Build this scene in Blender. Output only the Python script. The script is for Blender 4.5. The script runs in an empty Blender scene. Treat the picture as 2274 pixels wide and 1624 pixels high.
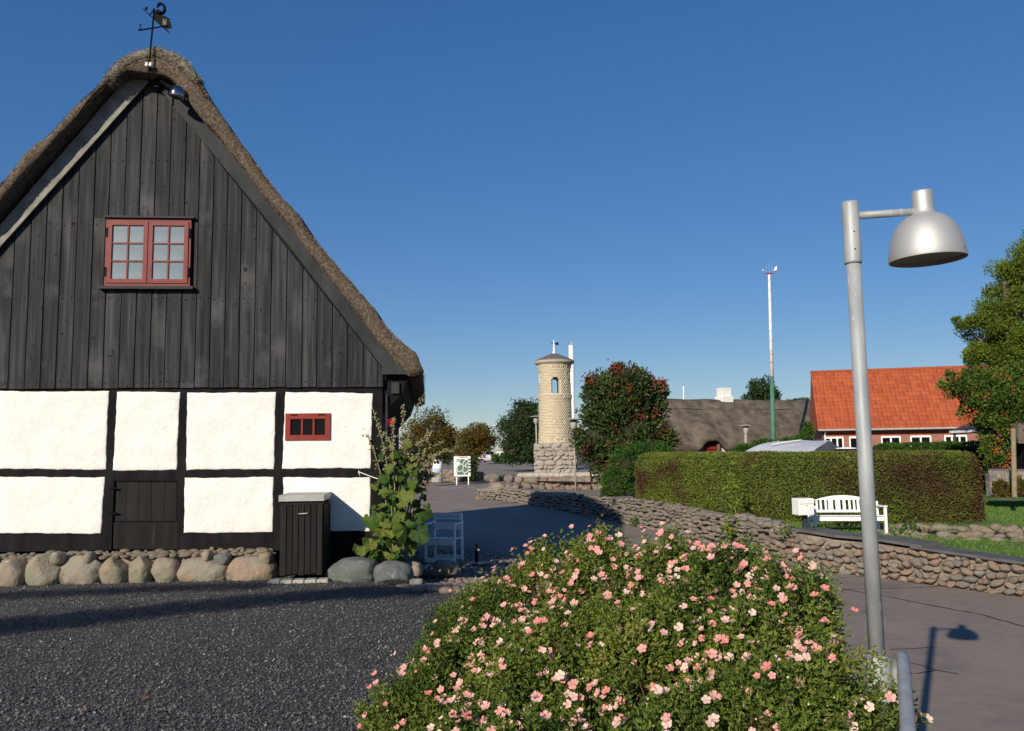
import bpy, bmesh, math, random
import numpy as np
from mathutils import Vector, Matrix, Euler
R = math.radians
scene = bpy.context.scene
COL = scene.collection

# ------------------------------------------------------------------ camera, sky, sun, exposure
CAM = np.array([0.0, 0.0, 1.8])
PITCH, ROLL, FPX = R(5.71), R(0.70), 1880.0
fwd = np.array([0, math.cos(PITCH), math.sin(PITCH)])
rt0 = np.array([1.0, 0, 0]); up0 = np.array([0, -math.sin(PITCH), math.cos(PITCH)])
rgt = math.cos(ROLL)*rt0 - math.sin(ROLL)*up0
upv = math.sin(ROLL)*rt0 + math.cos(ROLL)*up0
cd = bpy.data.cameras.new('camera'); cam = bpy.data.objects.new('camera', cd); COL.objects.link(cam)
cd.sensor_width = 36.0; cd.lens = FPX/2274*36; cd.clip_start = 0.05; cd.clip_end = 6000
mw = Matrix.Identity(4)
for i in range(3):
    mw[i][0] = rgt[i]; mw[i][1] = upv[i]; mw[i][2] = -fwd[i]; mw[i][3] = CAM[i]
cam.matrix_world = mw
scene.camera = cam

SUN_EL, SUN_AZ = R(24.0), R(27.6)          # light travels towards (sin AZ, cos AZ)
sd = np.array([math.sin(SUN_AZ)*math.cos(SUN_EL), math.cos(SUN_AZ)*math.cos(SUN_EL), -math.sin(SUN_EL)])
world = bpy.data.worlds.new('World'); scene.world = world; world.use_nodes = True
wn = world.node_tree.nodes; wn.clear()
wo = wn.new('ShaderNodeOutputWorld'); wb = wn.new('ShaderNodeBackground'); sky = wn.new('ShaderNodeTexSky')
sky.sky_type = 'NISHITA'; sky.sun_disc = False
sky.sun_elevation = SUN_EL; sky.sun_rotation = math.pi + SUN_AZ
sky.air_density = 1.0; sky.dust_density = 0.1; sky.ozone_density = 6.0; sky.altitude = 0
wb.inputs[1].default_value = 0.15
gm = wn.new('ShaderNodeGamma'); gm.inputs[1].default_value = 0.6; hs = wn.new('ShaderNodeHueSaturation'); hs.inputs['Saturation'].default_value = 1.46; hs.inputs['Hue'].default_value = 0.514
world.node_tree.links.new(sky.outputs[0], gm.inputs[0]); world.node_tree.links.new(gm.outputs[0], hs.inputs['Color']); world.node_tree.links.new(hs.outputs[0], wb.inputs[0]); world.node_tree.links.new(wb.outputs[0], wo.inputs[0])
sl = bpy.data.lights.new('sun', 'SUN'); sun = bpy.data.objects.new('sun', sl); COL.objects.link(sun)
sl.energy = 4.45; sl.angle = R(0.53); sl.color = (1.0, 0.90, 0.745)
sun.rotation_euler = Vector(-sd).to_track_quat('Z', 'Y').to_euler()
sun.location = (-20, -30, 30)
vs = scene.view_settings
vs.view_transform = 'Standard'; vs.look = 'None'; vs.gamma = 1; vs.use_curve_mapping = False; vs.exposure = 0.25

# ------------------------------------------------------------------ helpers
def ray(u, v):
    return fwd + (u-1137)/FPX*rgt + (812-v)/FPX*upv
def at(u, v, y):                        # the point at distance y (m) ahead seen at picture position u, v
    d = ray(u, v); return CAM + d*(y/d[1])
def onz(u, v, z):
    d = ray(u, v); return CAM + d*((z-CAM[2])/d[2])
def ss(t):
    t = np.clip(t, 0, 1); return t*t*(3-2*t)
def zr(x, y):                           # height of the road / terrain
    base = np.interp(y, [-50, 12, 18, 40, 60, 125, 400], [-.8, -.8, -.8, -.45, -.3, .05, .05])
    return base + .55*ss((2.6-np.asarray(x))/3.6)*(1-ss((np.asarray(y)-17)/12))
def ong(u, v, zf=zr):
    z = -0.5
    for _ in range(30):
        p = onz(u, v, z); z = 0.5*z + 0.5*float(zf(p[0], p[1]))
    return p

WL = {}
def thing(name, label, cat, loc, group=None, kind=None):
    o = bpy.data.objects.new(name, None); COL.objects.link(o); o.empty_display_size = .2
    o.location = Vector(loc); WL[o] = np.array(loc, float); tag(o, label, cat, group, kind); return o
def tag(o, label=None, cat=None, group=None, kind=None):
    if label: o['label'] = label
    if cat: o['category'] = cat
    if group: o['group'] = group
    if kind: o['kind'] = kind
    return o
def mesh(name, V, F, rnd=None, uv=None):
    V = np.asarray(V, dtype=np.float32); me = bpy.data.meshes.new(name)
    if isinstance(F, np.ndarray):
        me.vertices.add(len(V)); me.vertices.foreach_set('co', V.ravel())
        me.loops.add(F.size); me.loops.foreach_set('vertex_index', F.astype(np.int32).ravel())
        me.polygons.add(len(F)); me.polygons.foreach_set('loop_start', np.arange(0, F.size, F.shape[1], dtype=np.int32))
        me.update(calc_edges=True); me.validate()
    else:
        me.from_pydata(V.tolist(), [], [tuple(int(i) for i in f) for f in F]); me.update()
    if rnd is not None:
        a = me.attributes.new('rnd', 'FLOAT', 'POINT'); a.data.foreach_set('value', np.asarray(rnd, dtype=np.float32))
    if uv is not None:
        l = me.uv_layers.new(name='UVMap'); vi = np.empty(len(me.loops), dtype=np.int32); me.loops.foreach_get('vertex_index', vi)
        l.data.foreach_set('uv', np.asarray(uv, dtype=np.float32)[vi].ravel())
    return me
def mk(name, VF, mat, parent=None, smooth=False, rnd=None, uv=None, kind=None, label=None, pivot=None):
    V, F = VF; V = np.asarray(V, float)
    c = (V.min(0)+V.max(0))/2
    if pivot is not None: c = np.asarray(pivot, float)
    elif parent is None: c[2] = V[:, 2].min()
    me = mesh(name, V-c, F, rnd, uv); me.materials.append(mat)
    if smooth: me.polygons.foreach_set('use_smooth', np.ones(len(me.polygons), dtype=bool))
    o = bpy.data.objects.new(name, me); COL.objects.link(o)
    if parent is not None: o.parent = parent; o.location = Vector(c-WL[parent])
    else: o.location = Vector(c)
    WL[o] = c
    if kind: o['kind'] = kind
    if label: o['label'] = label
    return o
def inst(name, me, parent, loc, rot=(0, 0, 0), sc=(1, 1, 1)):
    o = bpy.data.objects.new(name, me); COL.objects.link(o)
    loc = np.asarray(loc, float); WL[o] = loc
    if parent is not None: o.parent = parent; loc = loc-WL[parent]
    o.location = Vector(loc); o.rotation_euler = rot; o.scale = sc
    return o
def join(parts):
    Vs, Fs, n = [], [], 0
    for V, F in parts:
        V = np.asarray(V, float); Vs.append(V); Fs += [tuple(int(i)+n for i in f) for f in F]; n += len(V)
    return np.vstack(Vs), Fs
def rotz(a): return np.array([[math.cos(a), -math.sin(a), 0], [math.sin(a), math.cos(a), 0], [0, 0, 1]])
def eul(a, b, c): return np.array(Euler((a, b, c)).to_matrix())
def box(c, s, M=None, b=0.0):
    h = np.asarray(s, float)/2
    if b <= 0:
        V = np.array([[x, y, z] for z in (-1, 1) for y in (-1, 1) for x in (-1, 1)], float)*h
        F = [(0, 2, 3, 1), (4, 5, 7, 6), (0, 1, 5, 4), (2, 6, 7, 3), (0, 4, 6, 2), (1, 3, 7, 5)]
    else:
        b = min(b, h.min()*.9); V = []; idx = {}
        for x in (-1, 1):
            for y in (-1, 1):
                for z in (-1, 1):
                    sg = np.array([x, y, z], float)
                    for ax in range(3):
                        p = sg*(h-b); p[ax] = sg[ax]*h[ax]; idx[(x, y, z, ax)] = len(V); V.append(p)
        V = np.array(V); F = []
        for ax in range(3):
            a1, a2 = (ax+1) % 3, (ax+2) % 3
            for sg in (-1, 1):
                q = []
                for (p, r) in ((-1, -1), (1, -1), (1, 1), (-1, 1)):
                    k = [0, 0, 0]; k[ax] = sg; k[a1] = p; k[a2] = r; q.append(idx[tuple(k)+(ax,)])
                F.append(tuple(q if sg > 0 else q[::-1]))
            for p in (-1, 1):
                for r in (-1, 1):
                    k0 = [0, 0, 0]; k0[a1] = p; k0[a2] = r; k1 = list(k0); k0[ax] = -1; k1[ax] = 1
                    q = (idx[tuple(k0)+(a1,)], idx[tuple(k1)+(a1,)], idx[tuple(k1)+(a2,)], idx[tuple(k0)+(a2,)])
                    F.append(q if p*r < 0 else q[::-1])
        for x in (-1, 1):
            for y in (-1, 1):
                for z in (-1, 1):
                    t = (idx[(x, y, z, 0)], idx[(x, y, z, 1)], idx[(x, y, z, 2)])
                    F.append(t if x*y*z > 0 else t[::-1])
    if M is not None: V = V @ np.asarray(M).T
    return V+np.asarray(c, float), F
def beam(a, b, w, t, side=(0, 0, 1), bev=.004):      # box from a to b; w along side, t across
    a = np.asarray(a, float); b = np.asarray(b, float); d = b-a; L = np.linalg.norm(d); d /= L
    s = np.asarray(side, float); s = s-d*(s@d); s /= np.linalg.norm(s); t3 = np.cross(d, s)
    return box((a+b)/2, (L, w, t), np.array([d, s, t3]).T, bev)
def tube(path, r, n=8, cap=True):
    P = np.asarray(path, float); m = len(P); r = np.full(m, r) if np.isscalar(r) else np.asarray(r, float)
    T = np.gradient(P, axis=0); T /= np.linalg.norm(T, axis=1)[:, None]+1e-12
    ref = np.array([0, 0, 1.0]) if abs(T[0][2]) < .9 else np.array([1.0, 0, 0])
    V = []; a = np.cross(T[0], ref); a /= np.linalg.norm(a)
    for i in range(m):
        a = a-T[i]*(a@T[i]); a /= np.linalg.norm(a); b = np.cross(T[i], a)
        for k in range(n):
            an = 2*math.pi*k/n; V.append(P[i]+r[i]*(a*math.cos(an)+b*math.sin(an)))
    F = [(i*n+k, i*n+(k+1) % n, (i+1)*n+(k+1) % n, (i+1)*n+k) for i in range(m-1) for k in range(n)]
    if cap: F += [tuple(range(n))[::-1], tuple(range((m-1)*n, m*n))]
    return np.array(V), F
def lathe(prof, c, n=32, cap=False, M=None):
    V = []; m = len(prof)
    for r_, z in prof:
        for k in range(n):
            a = 2*math.pi*k/n; V.append((r_*math.cos(a), r_*math.sin(a), z))
    F = [(i*n+k, i*n+(k+1) % n, (i+1)*n+(k+1) % n, (i+1)*n+k) for i in range(m-1) for k in range(n)]
    if cap: F += [tuple(range(n))[::-1], tuple(range((m-1)*n, m*n))]
    V = np.array(V)
    if M is not None: V = V @ M.T
    return V+np.asarray(c, float), F
def prism(poly, d):                     # poly: Nx3 planar points, extruded by vector d
    P = np.asarray(poly, float); n = len(P); V = np.vstack([P, P+np.asarray(d, float)])
    return V, [tuple(range(n)), tuple(range(n, 2*n))[::-1]]+[(i+n, (i+1) % n+n, (i+1) % n, i) for i in range(n)]
def grid(xs, ys, zf):
    X, Y = np.meshgrid(xs, ys); Z = zf(X, Y)*np.ones_like(X)
    V = np.stack([X.ravel(), Y.ravel(), Z.ravel()], 1); nx, ny = len(xs), len(ys)
    i = np.arange(nx-1); j = np.arange(ny-1); I, J = np.meshgrid(i, j); a = (J*nx+I).ravel()
    return V, np.stack([a, a+1, a+nx+1, a+nx], 1)
ICO = {}
for lv in (1, 2, 3, 4):
    bm = bmesh.new(); bmesh.ops.create_icosphere(bm, subdivisions=lv, radius=1)
    ICO[lv] = (np.array([v.co[:] for v in bm.verts]), [tuple(v.index for v in f.verts) for f in bm.faces]); bm.free()
def vnoise(P, seed, f=1.0):             # cheap smooth noise from sines
    g = np.random.default_rng(seed); out = np.zeros(len(P))
    for k in range(6):
        w = g.normal(size=3)*f*(1+.45*k); out += np.sin(P @ w+g.uniform(0, 6.28))/(1+.5*k)
    return out/2.2
def stone(seed, lv=2, blocky=2.6, rough=.12, nf=0):
    V, F = ICO[lv]; V = V.copy()
    q = (np.abs(V)**blocky).sum(1)**(-1/blocky); V = V*q[:, None]
    V *= (1+rough*vnoise(V, seed, 1.6)+rough*.35*vnoise(V, seed+9, 4))[:, None]
    g = np.random.default_rng(seed+77)
    for _ in range(nf):                  # flat broken faces
        n_ = g.normal(size=3); n_ /= np.linalg.norm(n_); d = V @ n_; V = V-np.maximum(0, d-g.uniform(.62, .86)*d.max())[:, None]*n_
    V /= np.abs(V).max(0); return V, F
def smooth_me(me): me.polygons.foreach_set('use_smooth', np.ones(len(me.polygons), dtype=bool))
def pieces(parent, name, meshes, T, rest_name, limit=300, mat=None):
    """T: list of (loc, M3x3 incl. scale, mesh index). The limit largest in view are objects, the rest one joined part."""
    key = [(-np.abs(np.linalg.det(m))**(1/3)/np.linalg.norm(np.asarray(l)-CAM), i) for i, (l, m, k) in enumerate(T)]
    order = [i for _, i in sorted(key)]
    for i in order[:limit]:
        l, m, k = T[i]; o = bpy.data.objects.new(name, meshes[k]); COL.objects.link(o); o.parent = parent
        M4 = Matrix(np.asarray(m).tolist()).to_4x4(); M4.translation = Vector(np.asarray(l)-WL[parent]); o.matrix_local = M4
    rest = order[limit:]
    if rest:
        Vs, Fs, rn, n = [], [], [], 0; cache = {}
        g = np.random.default_rng(5)
        for i in rest:
            l, m, k = T[i]
            if k not in cache:
                me = meshes[k]; v = np.empty(len(me.vertices)*3); me.vertices.foreach_get('co', v)
                cache[k] = (v.reshape(-1, 3), [tuple(p.vertices) for p in me.polygons])
            v, f = cache[k]; Vs.append(v @ np.asarray(m).T+np.asarray(l)); Fs += [tuple(a+n for a in q) for q in f]; n += len(v)
            rn.append(np.full(len(v), g.uniform()))
        o = mk(rest_name, (np.vstack(Vs), Fs), meshes[0].materials[0], parent, True, rnd=np.concatenate(rn), kind='stuff')
def leaves(P, D, size, asp=.45, seed=0, spread=.7, rnd=None, fold=.25, curl=0.0):
    """many folded leaf blades, two triangles each"""
    g = np.random.default_rng(seed); n = len(P); P = np.asarray(P, float)
    A = np.asarray(D, float)+spread*g.normal(size=(n, 3)); A /= np.linalg.norm(A, axis=1)[:, None]+1e-9
    Q = g.normal(size=(n, 3)); W = np.cross(A, Q); W /= np.linalg.norm(W, axis=1)[:, None]+1e-9; N = np.cross(W, A)
    L = (np.asarray(size)*g.uniform(.65, 1.25, n))[:, None]; w = L*asp
    V = np.empty((n, 4, 3)); V[:, 0] = P; V[:, 1] = P+A*L*.5+W*w*.5+N*w*fold; V[:, 2] = P+A*L-N*L*curl; V[:, 3] = P+A*L*.5-W*w*.5+N*w*fold
    b = (np.arange(n)*4)[:, None]; F = np.concatenate([b+np.array([[0, 1, 2]]), b+np.array([[0, 2, 3]])])
    rv = g.uniform(0, .999, n) if rnd is None else np.clip(rnd, 0, .999)
    return V.reshape(-1, 3), F, np.repeat(rv, 4)

# ------------------------------------------------------------------ materials
def M(name, ramp, rough=.85, nscale=4., detail=5., vary=0., objrand=False, bump=0., bscale=40., bdist=.01, metal=0., trans=0., stretch=(1, 1, 1), spec=.3, lo=.3, hi=.7, vor=0, coord='Object', patch=None, speck=None, coat=0):
    m = bpy.data.materials.new(name); m.use_nodes = True; nt = m.node_tree; N = nt.nodes; L = nt.links
    bs = N['Principled BSDF']; bs.inputs['Roughness'].default_value = rough; bs.inputs['Metallic'].default_value = metal
    bs.inputs['Specular IOR Level'].default_value = spec; bs.inputs['Coat Weight'].default_value = coat
    tc = N.new('ShaderNodeTexCoord'); mp = N.new('ShaderNodeMapping'); mp.inputs['Scale'].default_value = stretch
    L.new(tc.outputs[coord], mp.inputs['Vector'])
    at_ = N.new('ShaderNodeAttribute'); at_.attribute_name = 'rnd'; rn = at_.outputs['Fac']
    if objrand:
        oi = N.new('ShaderNodeObjectInfo'); ad = N.new('ShaderNodeMath'); ad.operation = 'ADD'
        L.new(rn, ad.inputs[0]); L.new(oi.outputs['Random'], ad.inputs[1])
        fr = N.new('ShaderNodeMath'); fr.operation = 'FRACT'; L.new(ad.outputs[0], fr.inputs[0]); rn = fr.outputs[0]
        of = N.new('ShaderNodeVectorMath'); of.operation = 'SCALE'; of.inputs[0].default_value = (37, 23, 11); L.new(rn, of.inputs['Scale'])
        L.new(of.outputs[0], mp.inputs['Location'])
        m2 = N.new('ShaderNodeMapping'); L.new(tc.outputs[coord], m2.inputs['Vector']); L.new(of.outputs[0], m2.inputs['Location'])
    no = N.new('ShaderNodeTexNoise'); no.inputs['Scale'].default_value = nscale; no.inputs['Detail'].default_value = detail
    L.new(mp.outputs[0], no.inputs['Vector'])
    mr = N.new('ShaderNodeMapRange'); mr.inputs[1].default_value = lo; mr.inputs[2].default_value = hi; L.new(no.outputs[0], mr.inputs[0])
    fac = mr.outputs[0]
    if vary > 0:
        mx = N.new('ShaderNodeMix'); mx.inputs[0].default_value = vary; L.new(fac, mx.inputs[2]); L.new(rn, mx.inputs[3]); fac = mx.outputs[0]
    cr = N.new('ShaderNodeValToRGB'); el = cr.color_ramp.elements
    while len(el) < len(ramp): el.new(.5)
    for i, c in enumerate(ramp):
        el[i].position = i/max(1, len(ramp)-1) if len(c) < 4 else c[3]; el[i].color = (*c[:3], 1)
    L.new(fac, cr.inputs[0]); col = cr.outputs[0]
    if patch:                            # (colour, scale, low, high): large stains with a shape of their own
        for (pc, ps, pl, ph, *raw) in patch:
            pn = N.new('ShaderNodeTexNoise'); pn.inputs['Scale'].default_value = ps; pn.inputs['Detail'].default_value = 4; L.new(m2.outputs[0] if raw else mp.outputs[0], pn.inputs['Vector'])
            pr = N.new('ShaderNodeMapRange'); pr.inputs[1].default_value = pl; pr.inputs[2].default_value = ph; L.new(pn.outputs[0], pr.inputs[0])
            pm = N.new('ShaderNodeMix'); pm.data_type = 'RGBA'; L.new(pr.outputs[0], pm.inputs[0]); L.new(col, pm.inputs[6]); pm.inputs[7].default_value = (*pc, 1); col = pm.outputs[2]
    L.new(col, bs.inputs['Base Color'])
    if bump > 0:
        bu = N.new('ShaderNodeBump'); bu.inputs['Strength'].default_value = bump; bu.inputs['Distance'].default_value = bdist
        if vor:
            bn = N.new('ShaderNodeTexVoronoi'); bn.inputs['Scale'].default_value = bscale
        else:
            bn = N.new('ShaderNodeTexNoise'); bn.inputs['Scale'].default_value = bscale; bn.inputs['Detail'].default_value = 4
        L.new(mp.outputs[0], bn.inputs['Vector']); L.new(bn.outputs[0], bu.inputs['Height']); L.new(bu.outputs[0], bs.inputs['Normal'])
    if trans > 0:
        tr = N.new('ShaderNodeBsdfTranslucent'); L.new(col, tr.inputs[0]); ms = N.new('ShaderNodeMixShader'); ms.inputs[0].default_value = trans
        L.new(bs.outputs[0], ms.inputs[1]); L.new(tr.outputs[0], ms.inputs[2]); L.new(ms.outputs[0], N['Material Output'].inputs[0])
    return m
def C(h):                               # sRGB hex to linear
    c = [int(h[i:i+2], 16)/255 for i in (0, 2, 4)]
    return tuple(x/12.92 if x <= .04045 else ((x+.055)/1.055)**2.4 for x in c)
MT = {}
MT['limewash'] = M('limewash', [(.70, .685, .65), (.82, .80, .765)], .9, 3.5, 8, bump=.5, bscale=14, bdist=.02, patch=[((.66, .63, .57), 6, .62, .80)])
MT['tar'] = M('tarred_timber', [(.004, .0037, .004), (.013, .0115, .0115)], .8, 6, bump=.4, bscale=60, stretch=(1, 1, .25), spec=.15)
MT['board'] = M('weathered_black_board', [(.011, .0113, .0118), (.029, .0295, .0305), (.064, .065, .067)], .75, 22, 9, vary=.18, objrand=True, bump=.5, bscale=90, bdist=.004, stretch=(1, 1, .045), spec=.2, lo=.28, hi=.72,
                patch=[((.009, .009, .010), 5.0, .54, .72), ((.085, .085, .085), 7, .60, .78), ((.10, .10, .098), 1.3, .58, .85, 1), ((.010, .010, .010), 8.5, .66, .71, 1)])
MT['barge'] = M('weathered_bargeboard', [(.014, .0155, .017), (.036, .039, .042)], .75, 5, bump=.3, bscale=60, stretch=(1, 1, .4))
MT['grey_wood'] = M('silvered_wood', [(.16, .155, .13), (.30, .29, .25)], .8, 7, bump=.3, bscale=60)
MT['black'] = M('black_paint', [(.008, .008, .009), (.018, .018, .019)], .6, 5)
MT['hollow'] = M('unlit_interior', [(.006, .006, .006), (.01, .01, .01)], .9, 5)
MT['red'] = M('brick_red_paint', [(.19, .016, .011), (.25, .027, .017)], .55, 9, bump=.1, bscale=60)
MT['red_pale'] = M('faded_red_paint', [(.165, .034, .032), (.215, .05, .045)], .6, 9, bump=.1, bscale=60)
MT['blind_reflection'] = M('pane_blind_reflection', [(.125, .165, .195), (.235, .285, .31)], .2, 1.6, spec=.5)  # window blinds' blue-grey, with mottled sky reflection painted into the colour
MT['glass'] = M('dark_pane', [(.006, .006, .007), (.009, .009, .010)], .12, 2, spec=.12)
MT['thatch'] = M('reed_thatch', [(.055, .042, .030), (.13, .10, .072), (.22, .175, .125)], .95, 26, 8, vary=0, bump=1.0, bscale=90, bdist=.03)
MT['straw'] = M('reed_ends', [(.05, .038, .028), (.18, .135, .097), (.40, .315, .225)], .9, 5, vary=.85)
MT['ridge'] = M('heather_ridge', [(.10, .085, .065), (.22, .19, .15), (.34, .30, .24)], .95, 18, 8, bump=1.0, bscale=70, bdist=.03)
MT['thatch_far'] = M('old_grey_thatch', [(.062, .051, .039), (.112, .092, .070), (.17, .14, .107)], .95, 1.6, 8, bump=.8, bscale=9, bdist=.06, stretch=(1, 1, 1))
MT['galv'] = M('galvanised_steel', [(.27, .285, .295), (.42, .435, .44)], .55, 10, 9, metal=.2, bump=.06, bscale=60, stretch=(1, 1, .35), patch=[((.56, .57, .57), 22, .64, .74)])
MT['alu'] = M('satin_aluminium', [(.48, .475, .46), (.52, .515, .50)], .58, 6, metal=.6)
MT['lampin'] = M('lamp_inside', [(.30, .26, .20), (.36, .31, .24)], .6, 4)
MT['iron'] = M('black_iron', [(.002, .002, .003), (.005, .005, .007)], .6, 12, spec=.08)
MT['chrome'] = M('polished_steel', [(.26, .26, .26), (.3, .3, .3)], .16, 4, metal=1)
MT['zinc'] = M('sheet_lid', [(.30, .30, .28), (.42, .42, .39)], .5, 8, metal=.2)
MT['porcelain'] = M('white_porcelain', [(.7, .68, .64), (.8, .78, .74)], .3, 5)
MT['slat'] = M('tarred_slat', [(.006, .0055, .005), (.019, .017, .015)], .75, 10, 7, vary=.4, spec=.2, objrand=True, bump=.4, bscale=60, stretch=(1, 1, .12), patch=[((.07, .064, .052), 6, .68, .82)])
MT['gravel'] = M('basalt_gravel_bed', [(.040, .0395, .039), (.105, .103, .10)], .9, 60, 4, bump=1, bscale=70, bdist=.02, vor=1)
MT['chip'] = M('basalt_chip', [(.042, .0415, .0405, 0), (.108, .106, .103, .55), (.18, .177, .171, .92), (.26, .25, .235, .985), (.46, .44, .41, 1)], .75, 3, vary=1.0, spec=.4)
MT['asphalt'] = M('worn_asphalt', [(.200, .164, .134), (.262, .217, .180)], .92, 5, 9, bump=.6, bscale=160, bdist=.006, lo=.25, hi=.75, patch=[((.285, .238, .198), .35, .50, .72), ((.16, .137, .122), 1.1, .54, .76), ((.15, .135, .125), 55, .58, .70), ((.36, .33, .29), 70, .66, .72)])
MT['tarseam'] = M('tar_seam', [(.025, .02, .02), (.05, .04, .038)], .8, 8)
MT['white_line'] = M('road_paint', [(.5, .49, .47), (.75, .74, .72)], .8, 6)
stone_ramp = [(.13, .105, .085), (.27, .205, .15), (.14, .13, .115), (.31, .20, .14), (.12, .12, .12), (.29, .26, .205), (.22, .125, .09), (.17, .14, .115)]
MT['stone'] = M('field_stone', stone_ramp, .85, 5, 8, vary=.72, objrand=True, bump=.6, bscale=22, bdist=.02, patch=[((.36, .33, .28), 7, .62, .75), ((.10, .085, .075), 5, .64, .78)])
MT['boulder'] = M('boulder_stone', [(.19, .16, .125), (.27, .215, .16), (.20, .185, .125), (.28, .20, .145), (.23, .22, .17), (.30, .205, .15)], .85, 3.5, 9, vary=.65, objrand=True, bump=.7, bscale=14, bdist=.03, patch=[((.20, .205, .145), 3.4, .56, .70), ((.12, .10, .08), 4, .58, .72), ((.36, .33, .27), 11, .66, .74)])
MT['greystone'] = M('grey_boulder', [(.075, .085, .085), (.13, .14, .13), (.10, .10, .095)], .85, 4, 9, vary=.4, objrand=True, bump=.7, bscale=14, bdist=.03, patch=[((.24, .235, .2), 9, .63, .72)])
MT['mortar'] = M('wall_mortar', [(.20, .165, .13), (.32, .275, .22)], .95, 6, 7, bump=.8, bscale=30, bdist=.03)
MT['slab'] = M('dark_slab', [(.075, .072, .072), (.13, .125, .12)], .7, 3, 6, vary=.3, objrand=True, bump=.4, bscale=25)
MT['cobble'] = M('cobble', [(.17, .13, .105), (.24, .18, .14), (.15, .13, .115), (.25, .17, .13), (.21, .18, .15)], .85, 6, 6, vary=.7, objrand=True, bump=.5, bscale=30)
MT['grit'] = M('sandy_grit', [(.16, .14, .115), (.27, .24, .20)], .95, 5, 8, bump=.8, bscale=60, bdist=.02)
MT['soil'] = M('bare_soil', [(.06, .047, .035), (.13, .10, .075)], .95, 4, 8, bump=1, bscale=20, bdist=.03)
MT['turf'] = M('turf', [(.06, .11, .022), (.12, .19, .04)], .95, 3, 8, bump=.8, bscale=50, bdist=.03, patch=[((.24, .20, .13), .8, .62, .72)])
MT['grass'] = M('grass_blade', [(.07, .15, .02), (.14, .26, .04), (.26, .29, .09)], .8, 3, vary=.8, trans=.3)
MT['white'] = M('white_paint', [(.74, .74, .72), (.82, .82, .80)], .5, 6)
MT['white_flat'] = M('white_wall', [(.70, .69, .66), (.80, .79, .76)], .9, 2, bump=.2, bscale=8)
MT['greenpost'] = M('dark_green_post', [(.015, .03, .025), (.03, .05, .04)], .6, 8)
MT['mastgreen'] = M('green_mast_paint', [(.055, .15, .10), (.08, .19, .13)], .6, 3)
MT['brickY'] = M('yellow_brick', [(.52, .44, .30), (.58, .50, .355), (.62, .545, .40), (.55, .455, .295), (.66, .60, .47)], .9, 8, 6, vary=.75, objrand=True, bump=.4, bscale=30)
MT['mortarY'] = M('pale_mortar', [(.50, .43, .31), (.58, .51, .39)], .95, 6, bump=.4, bscale=20)
MT['tstone'] = M('tower_base_stone', [(.33, .295, .25), (.43, .395, .34), (.38, .32, .265), (.48, .45, .40)], .9, 4, 8, vary=.5, objrand=True, bump=.8, bscale=12, bdist=.05)
MT['shingle'] = M('roof_felt', [(.10, .085, .075), (.16, .14, .12)], .9, 4)
MT['tile'] = M('orange_clay_tile', [(.25, .052, .020), (.33, .074, .028), (.41, .105, .042)], .8, 3, 5, vary=.6, objrand=True)
MT['darkmetal'] = M('dark_metal', [(.03, .03, .032), (.05, .05, .05)], .5, 5)
MT['tarp'] = M('grey_tarpaulin', [(.40, .42, .46), (.50, .52, .56)], .6, 2, bump=.3, bscale=4)
MT['tarp_dark'] = M('dark_tarpaulin', [(.07, .075, .085), (.11, .115, .125)], .6, 2, bump=.3, bscale=4)
MT['carpaint'] = M('silver_car_paint', [(.52, .52, .54), (.6, .6, .62)], .35, 3, metal=.3, coat=.5)
MT['rubber'] = M('rubber', [(.012, .012, .012), (.025, .025, .025)], .8, 8)
MT['lampred'] = M('tail_lamp', [(.35, .02, .02), (.4, .03, .03)], .3, 5)
MT['bark'] = M('bark', [(.05, .04, .03), (.13, .105, .08)], .95, 8, 8, bump=.9, bscale=20, bdist=.03, stretch=(1, 1, .3))
MT['post'] = M('wooden_post', [(.19, .15, .09), (.30, .24, .15)], .9, 6, bump=.4, bscale=30)
MT['concrete'] = M('concrete', [(.30, .28, .25), (.40, .38, .34)], .9, 5, bump=.3, bscale=30)
MT['chairw'] = M('white_chair_paint', [(.80, .81, .82), (.86, .87, .88)], .55, 5)
MT['lf_hedge'] = M('hedge_leaf', [(.050, .082, .013), (.105, .150, .023), (.195, .225, .038), (.14, .17, .03)], .75, .9, 5, vary=.6, trans=.2, patch=[((.105, .060, .026), .6, .50, .66), ((.14, .095, .04), 1.9, .60, .74)])
MT['lf_green'] = M('bright_leaf', [(.022, .060, .010), (.05, .12, .014), (.10, .19, .022)], .6, 2, vary=.85, trans=.3)
MT['lf_dark'] = M('dark_leaf', [(.012, .028, .010), (.03, .06, .018), (.06, .10, .028)], .55, 2, vary=.85, trans=.2)
MT['lf_robinia'] = M('yellowgreen_leaf', [(.055, .095, .012), (.15, .215, .022), (.26, .31, .04)], .65, 1, vary=.8, trans=.4)
MT['lf_autumn'] = M('autumn_leaf', [(.04, .07, .012), (.09, .11, .018), (.16, .09, .018), (.24, .09, .022)], .65, .5, vary=.6, trans=.3)
MT['lf_bush'] = M('cinquefoil_leaf', [(.026, .060, .010), (.090, .155, .022), (.205, .255, .040), (.34, .31, .08)], .6, 2.2, vary=.75, trans=.35, patch=[((.14, .085, .035), 2.6, .64, .76)])
MT['lf_holly'] = M('mallow_leaf', [(.022, .055, .010), (.045, .098, .014), (.08, .14, .02), (.22, .215, .042)], .65, 9, 6, vary=.75, objrand=True, bump=.5, bscale=30, trans=.3)
MT['pod'] = M('seed_pod', [(.13, .10, .055), (.24, .20, .12), (.16, .19, .07)], .9, 9, vary=.8)
MT['stem'] = M('green_stem', [(.13, .15, .05), (.26, .24, .11)], .8, 5)
MT['twig'] = M('brown_twig', [(.06, .035, .02), (.13, .08, .05)], .9, 8)
MT['petal'] = M('pink_petal', [(.78, .24, .22), (.80, .36, .33), (.82, .48, .43), (.84, .66, .56)], .6, 3, vary=.9, objrand=True, trans=.25)
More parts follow.
